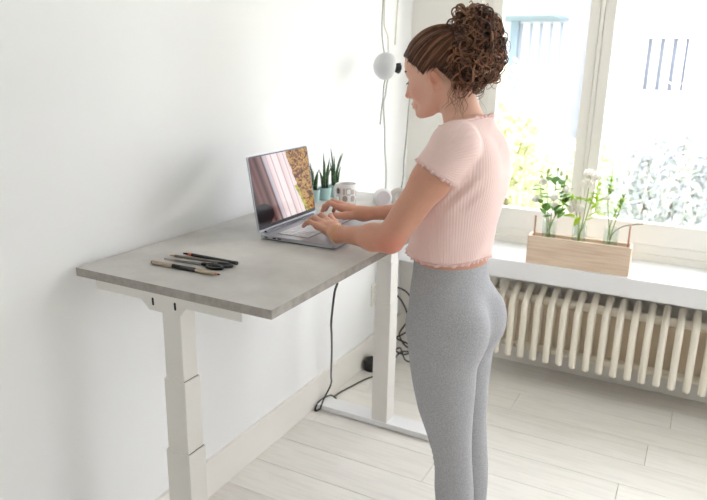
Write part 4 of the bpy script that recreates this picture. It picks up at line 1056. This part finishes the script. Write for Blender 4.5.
q = MB().box(1.72, 2.6, -.02, -.004, 1.6, 3.0).build('window', HWIN, h2)
for k in range(5): MB().box(1.80+.17*k, 1.80+.17*k+.10, -.05, -.02, 1.6, 3.0).build('slat', HSL, q)
MB().box(1.58, 1.72, -.08, 0, 1.4, 3.03).build('downpipe', HDK, h2)
MB().box(2.66, 2.74, -.06, 0, 0, 7).build('corner_board', HW2, h2)
q = MB().box(.65, 1.05, -.02, -.004, 3.45, 4.1).build('window', HWIN, h2); MB().box(.83, .87, -.04, -.02, 3.45, 4.1).build('glazing_bar', HSL, q)
MB().box(-4.2, 2.9, -.3, 5.1, 7, 7.15).build('roof', HSL, h2)
def shrub(name, x, y, h, rx, cols, label, n=2600, ls=.055, seed=0, twigs=0):
    R_ = np.random.default_rng(seed); t = thing(name, label, 'shrub', (x, y, GZ), 0, 'shrubs in the garden')
    br = MB()
    for k in range(14):
        a = R_.uniform(0, 6.28); e = R_.uniform(.5, 1); p = [(0, 0, 0), (math.cos(a)*rx*.25*e, math.sin(a)*rx*.2*e, h*.35), (math.cos(a)*rx*.75*e, math.sin(a)*rx*.6*e, h*(.6+.35*R_.random()))]
        br.tube(bez(p, 4), [.02]*3+[.014]*3+[.006]*3, 5)
    br.build('branches', mat('shrub_bark', (150, 136, 118), .8), t)
    d = R_.normal(size=(n, 3)); d /= np.linalg.norm(d, axis=1)[:, None]; rr = R_.uniform(.35, 1, n)**.6
    cl = R_.uniform(.75, 1.1, n)
    c = d*(rr*cl)[:, None]*np.array((rx, rx*.7, h*.46)); c[:, 2] += h*.56; c += R_.normal(size=(n, 3))*.04
    u = R_.normal(size=(n, 3)); u /= np.linalg.norm(u, axis=1)[:, None]; w = np.cross(u, R_.normal(size=(n, 3))); w /= np.linalg.norm(w, axis=1)[:, None]
    L = R_.uniform(.6, 1.3, n)[:, None]*ls
    V = np.stack([c-u*L, c+w*L*.42, c+u*L, c-w*L*.42], 1).reshape(-1, 3); F = np.arange(4*n).reshape(-1, 4)
    pal = np.array([lin3(q) for q in cols]); col = np.repeat(pal[R_.integers(0, len(cols), n)], 4, 0)
    o = link('foliage', np_mesh('foliage', V, F, LEAFO, False, col), t); o['kind'] = 'stuff'
    for k in range(twigs):
        a = R_.uniform(0, 6.28); x0 = R_.uniform(-.8, .8)*rx
        pts = bez([(x0, -.2, h*.4), (x0+.15*math.cos(a), -.3, h*.7), (x0+.4*math.cos(a), -.32, h*(.9+.25*R_.random()))], 5)
        tw = MB().tube(pts, .008, 5)
        for p in pts[3:]:
            for s_ in (-1, 1): leaf(tw, p, (s_*.8, R_.uniform(-.3, .3), .7), .11, .016)
        tw.build('twig', TWG, t)
LEAFO = mat('shrub_leaf', (190, 200, 150), .7); attr_color(LEAFO); translucent(LEAFO, .55); TWG = mat('pale_twig', (228, 224, 206), .7)
Gp = [(206, 214, 182), (222, 224, 200), (194, 204, 172), (230, 230, 214)]; Gy = [(216, 220, 184), (226, 226, 196), (204, 210, 172), (234, 232, 212)]; Gv = [(196, 200, 206), (212, 214, 222), (194, 202, 196), (224, 224, 232)]
shrub('garden_shrub', -.55, 6.0, 2.25, .75, Gy, 'tall yellow-green shrub beyond the left pane beside the woman', 4200, .06, 1)
shrub('garden_shrub', .38, 7.6, 1.55, .55, Gp, 'pale green shrub beyond the left pane next to the mullion', 2600, .05, 2)
shrub('garden_shrub', -1.7, 7.4, 2.1, .9, Gy, 'yellow-green shrub far left in the garden, mostly behind the woman', 2600, .06, 3)
shrub('garden_shrub', 1.2, 6.4, 1.85, .7, Gv, 'greyish shrub beyond the right pane with pale twigs', 3800, .055, 4, twigs=14)
shrub('garden_shrub', 2.6, 6.6, 1.95, .7, Gv, 'greyish shrub at the right edge of the window view', 3000, .055, 5, twigs=10)
shrub('garden_shrub', .62, 4.4, 1.15, .5, Gp, 'low light green shrub behind the flower box', 2200, .045, 6)
shrub('garden_shrub', 1.85, 4.6, 1.10, .6, Gp, 'low light green shrub below the right pane', 2400, .045, 7, twigs=8)
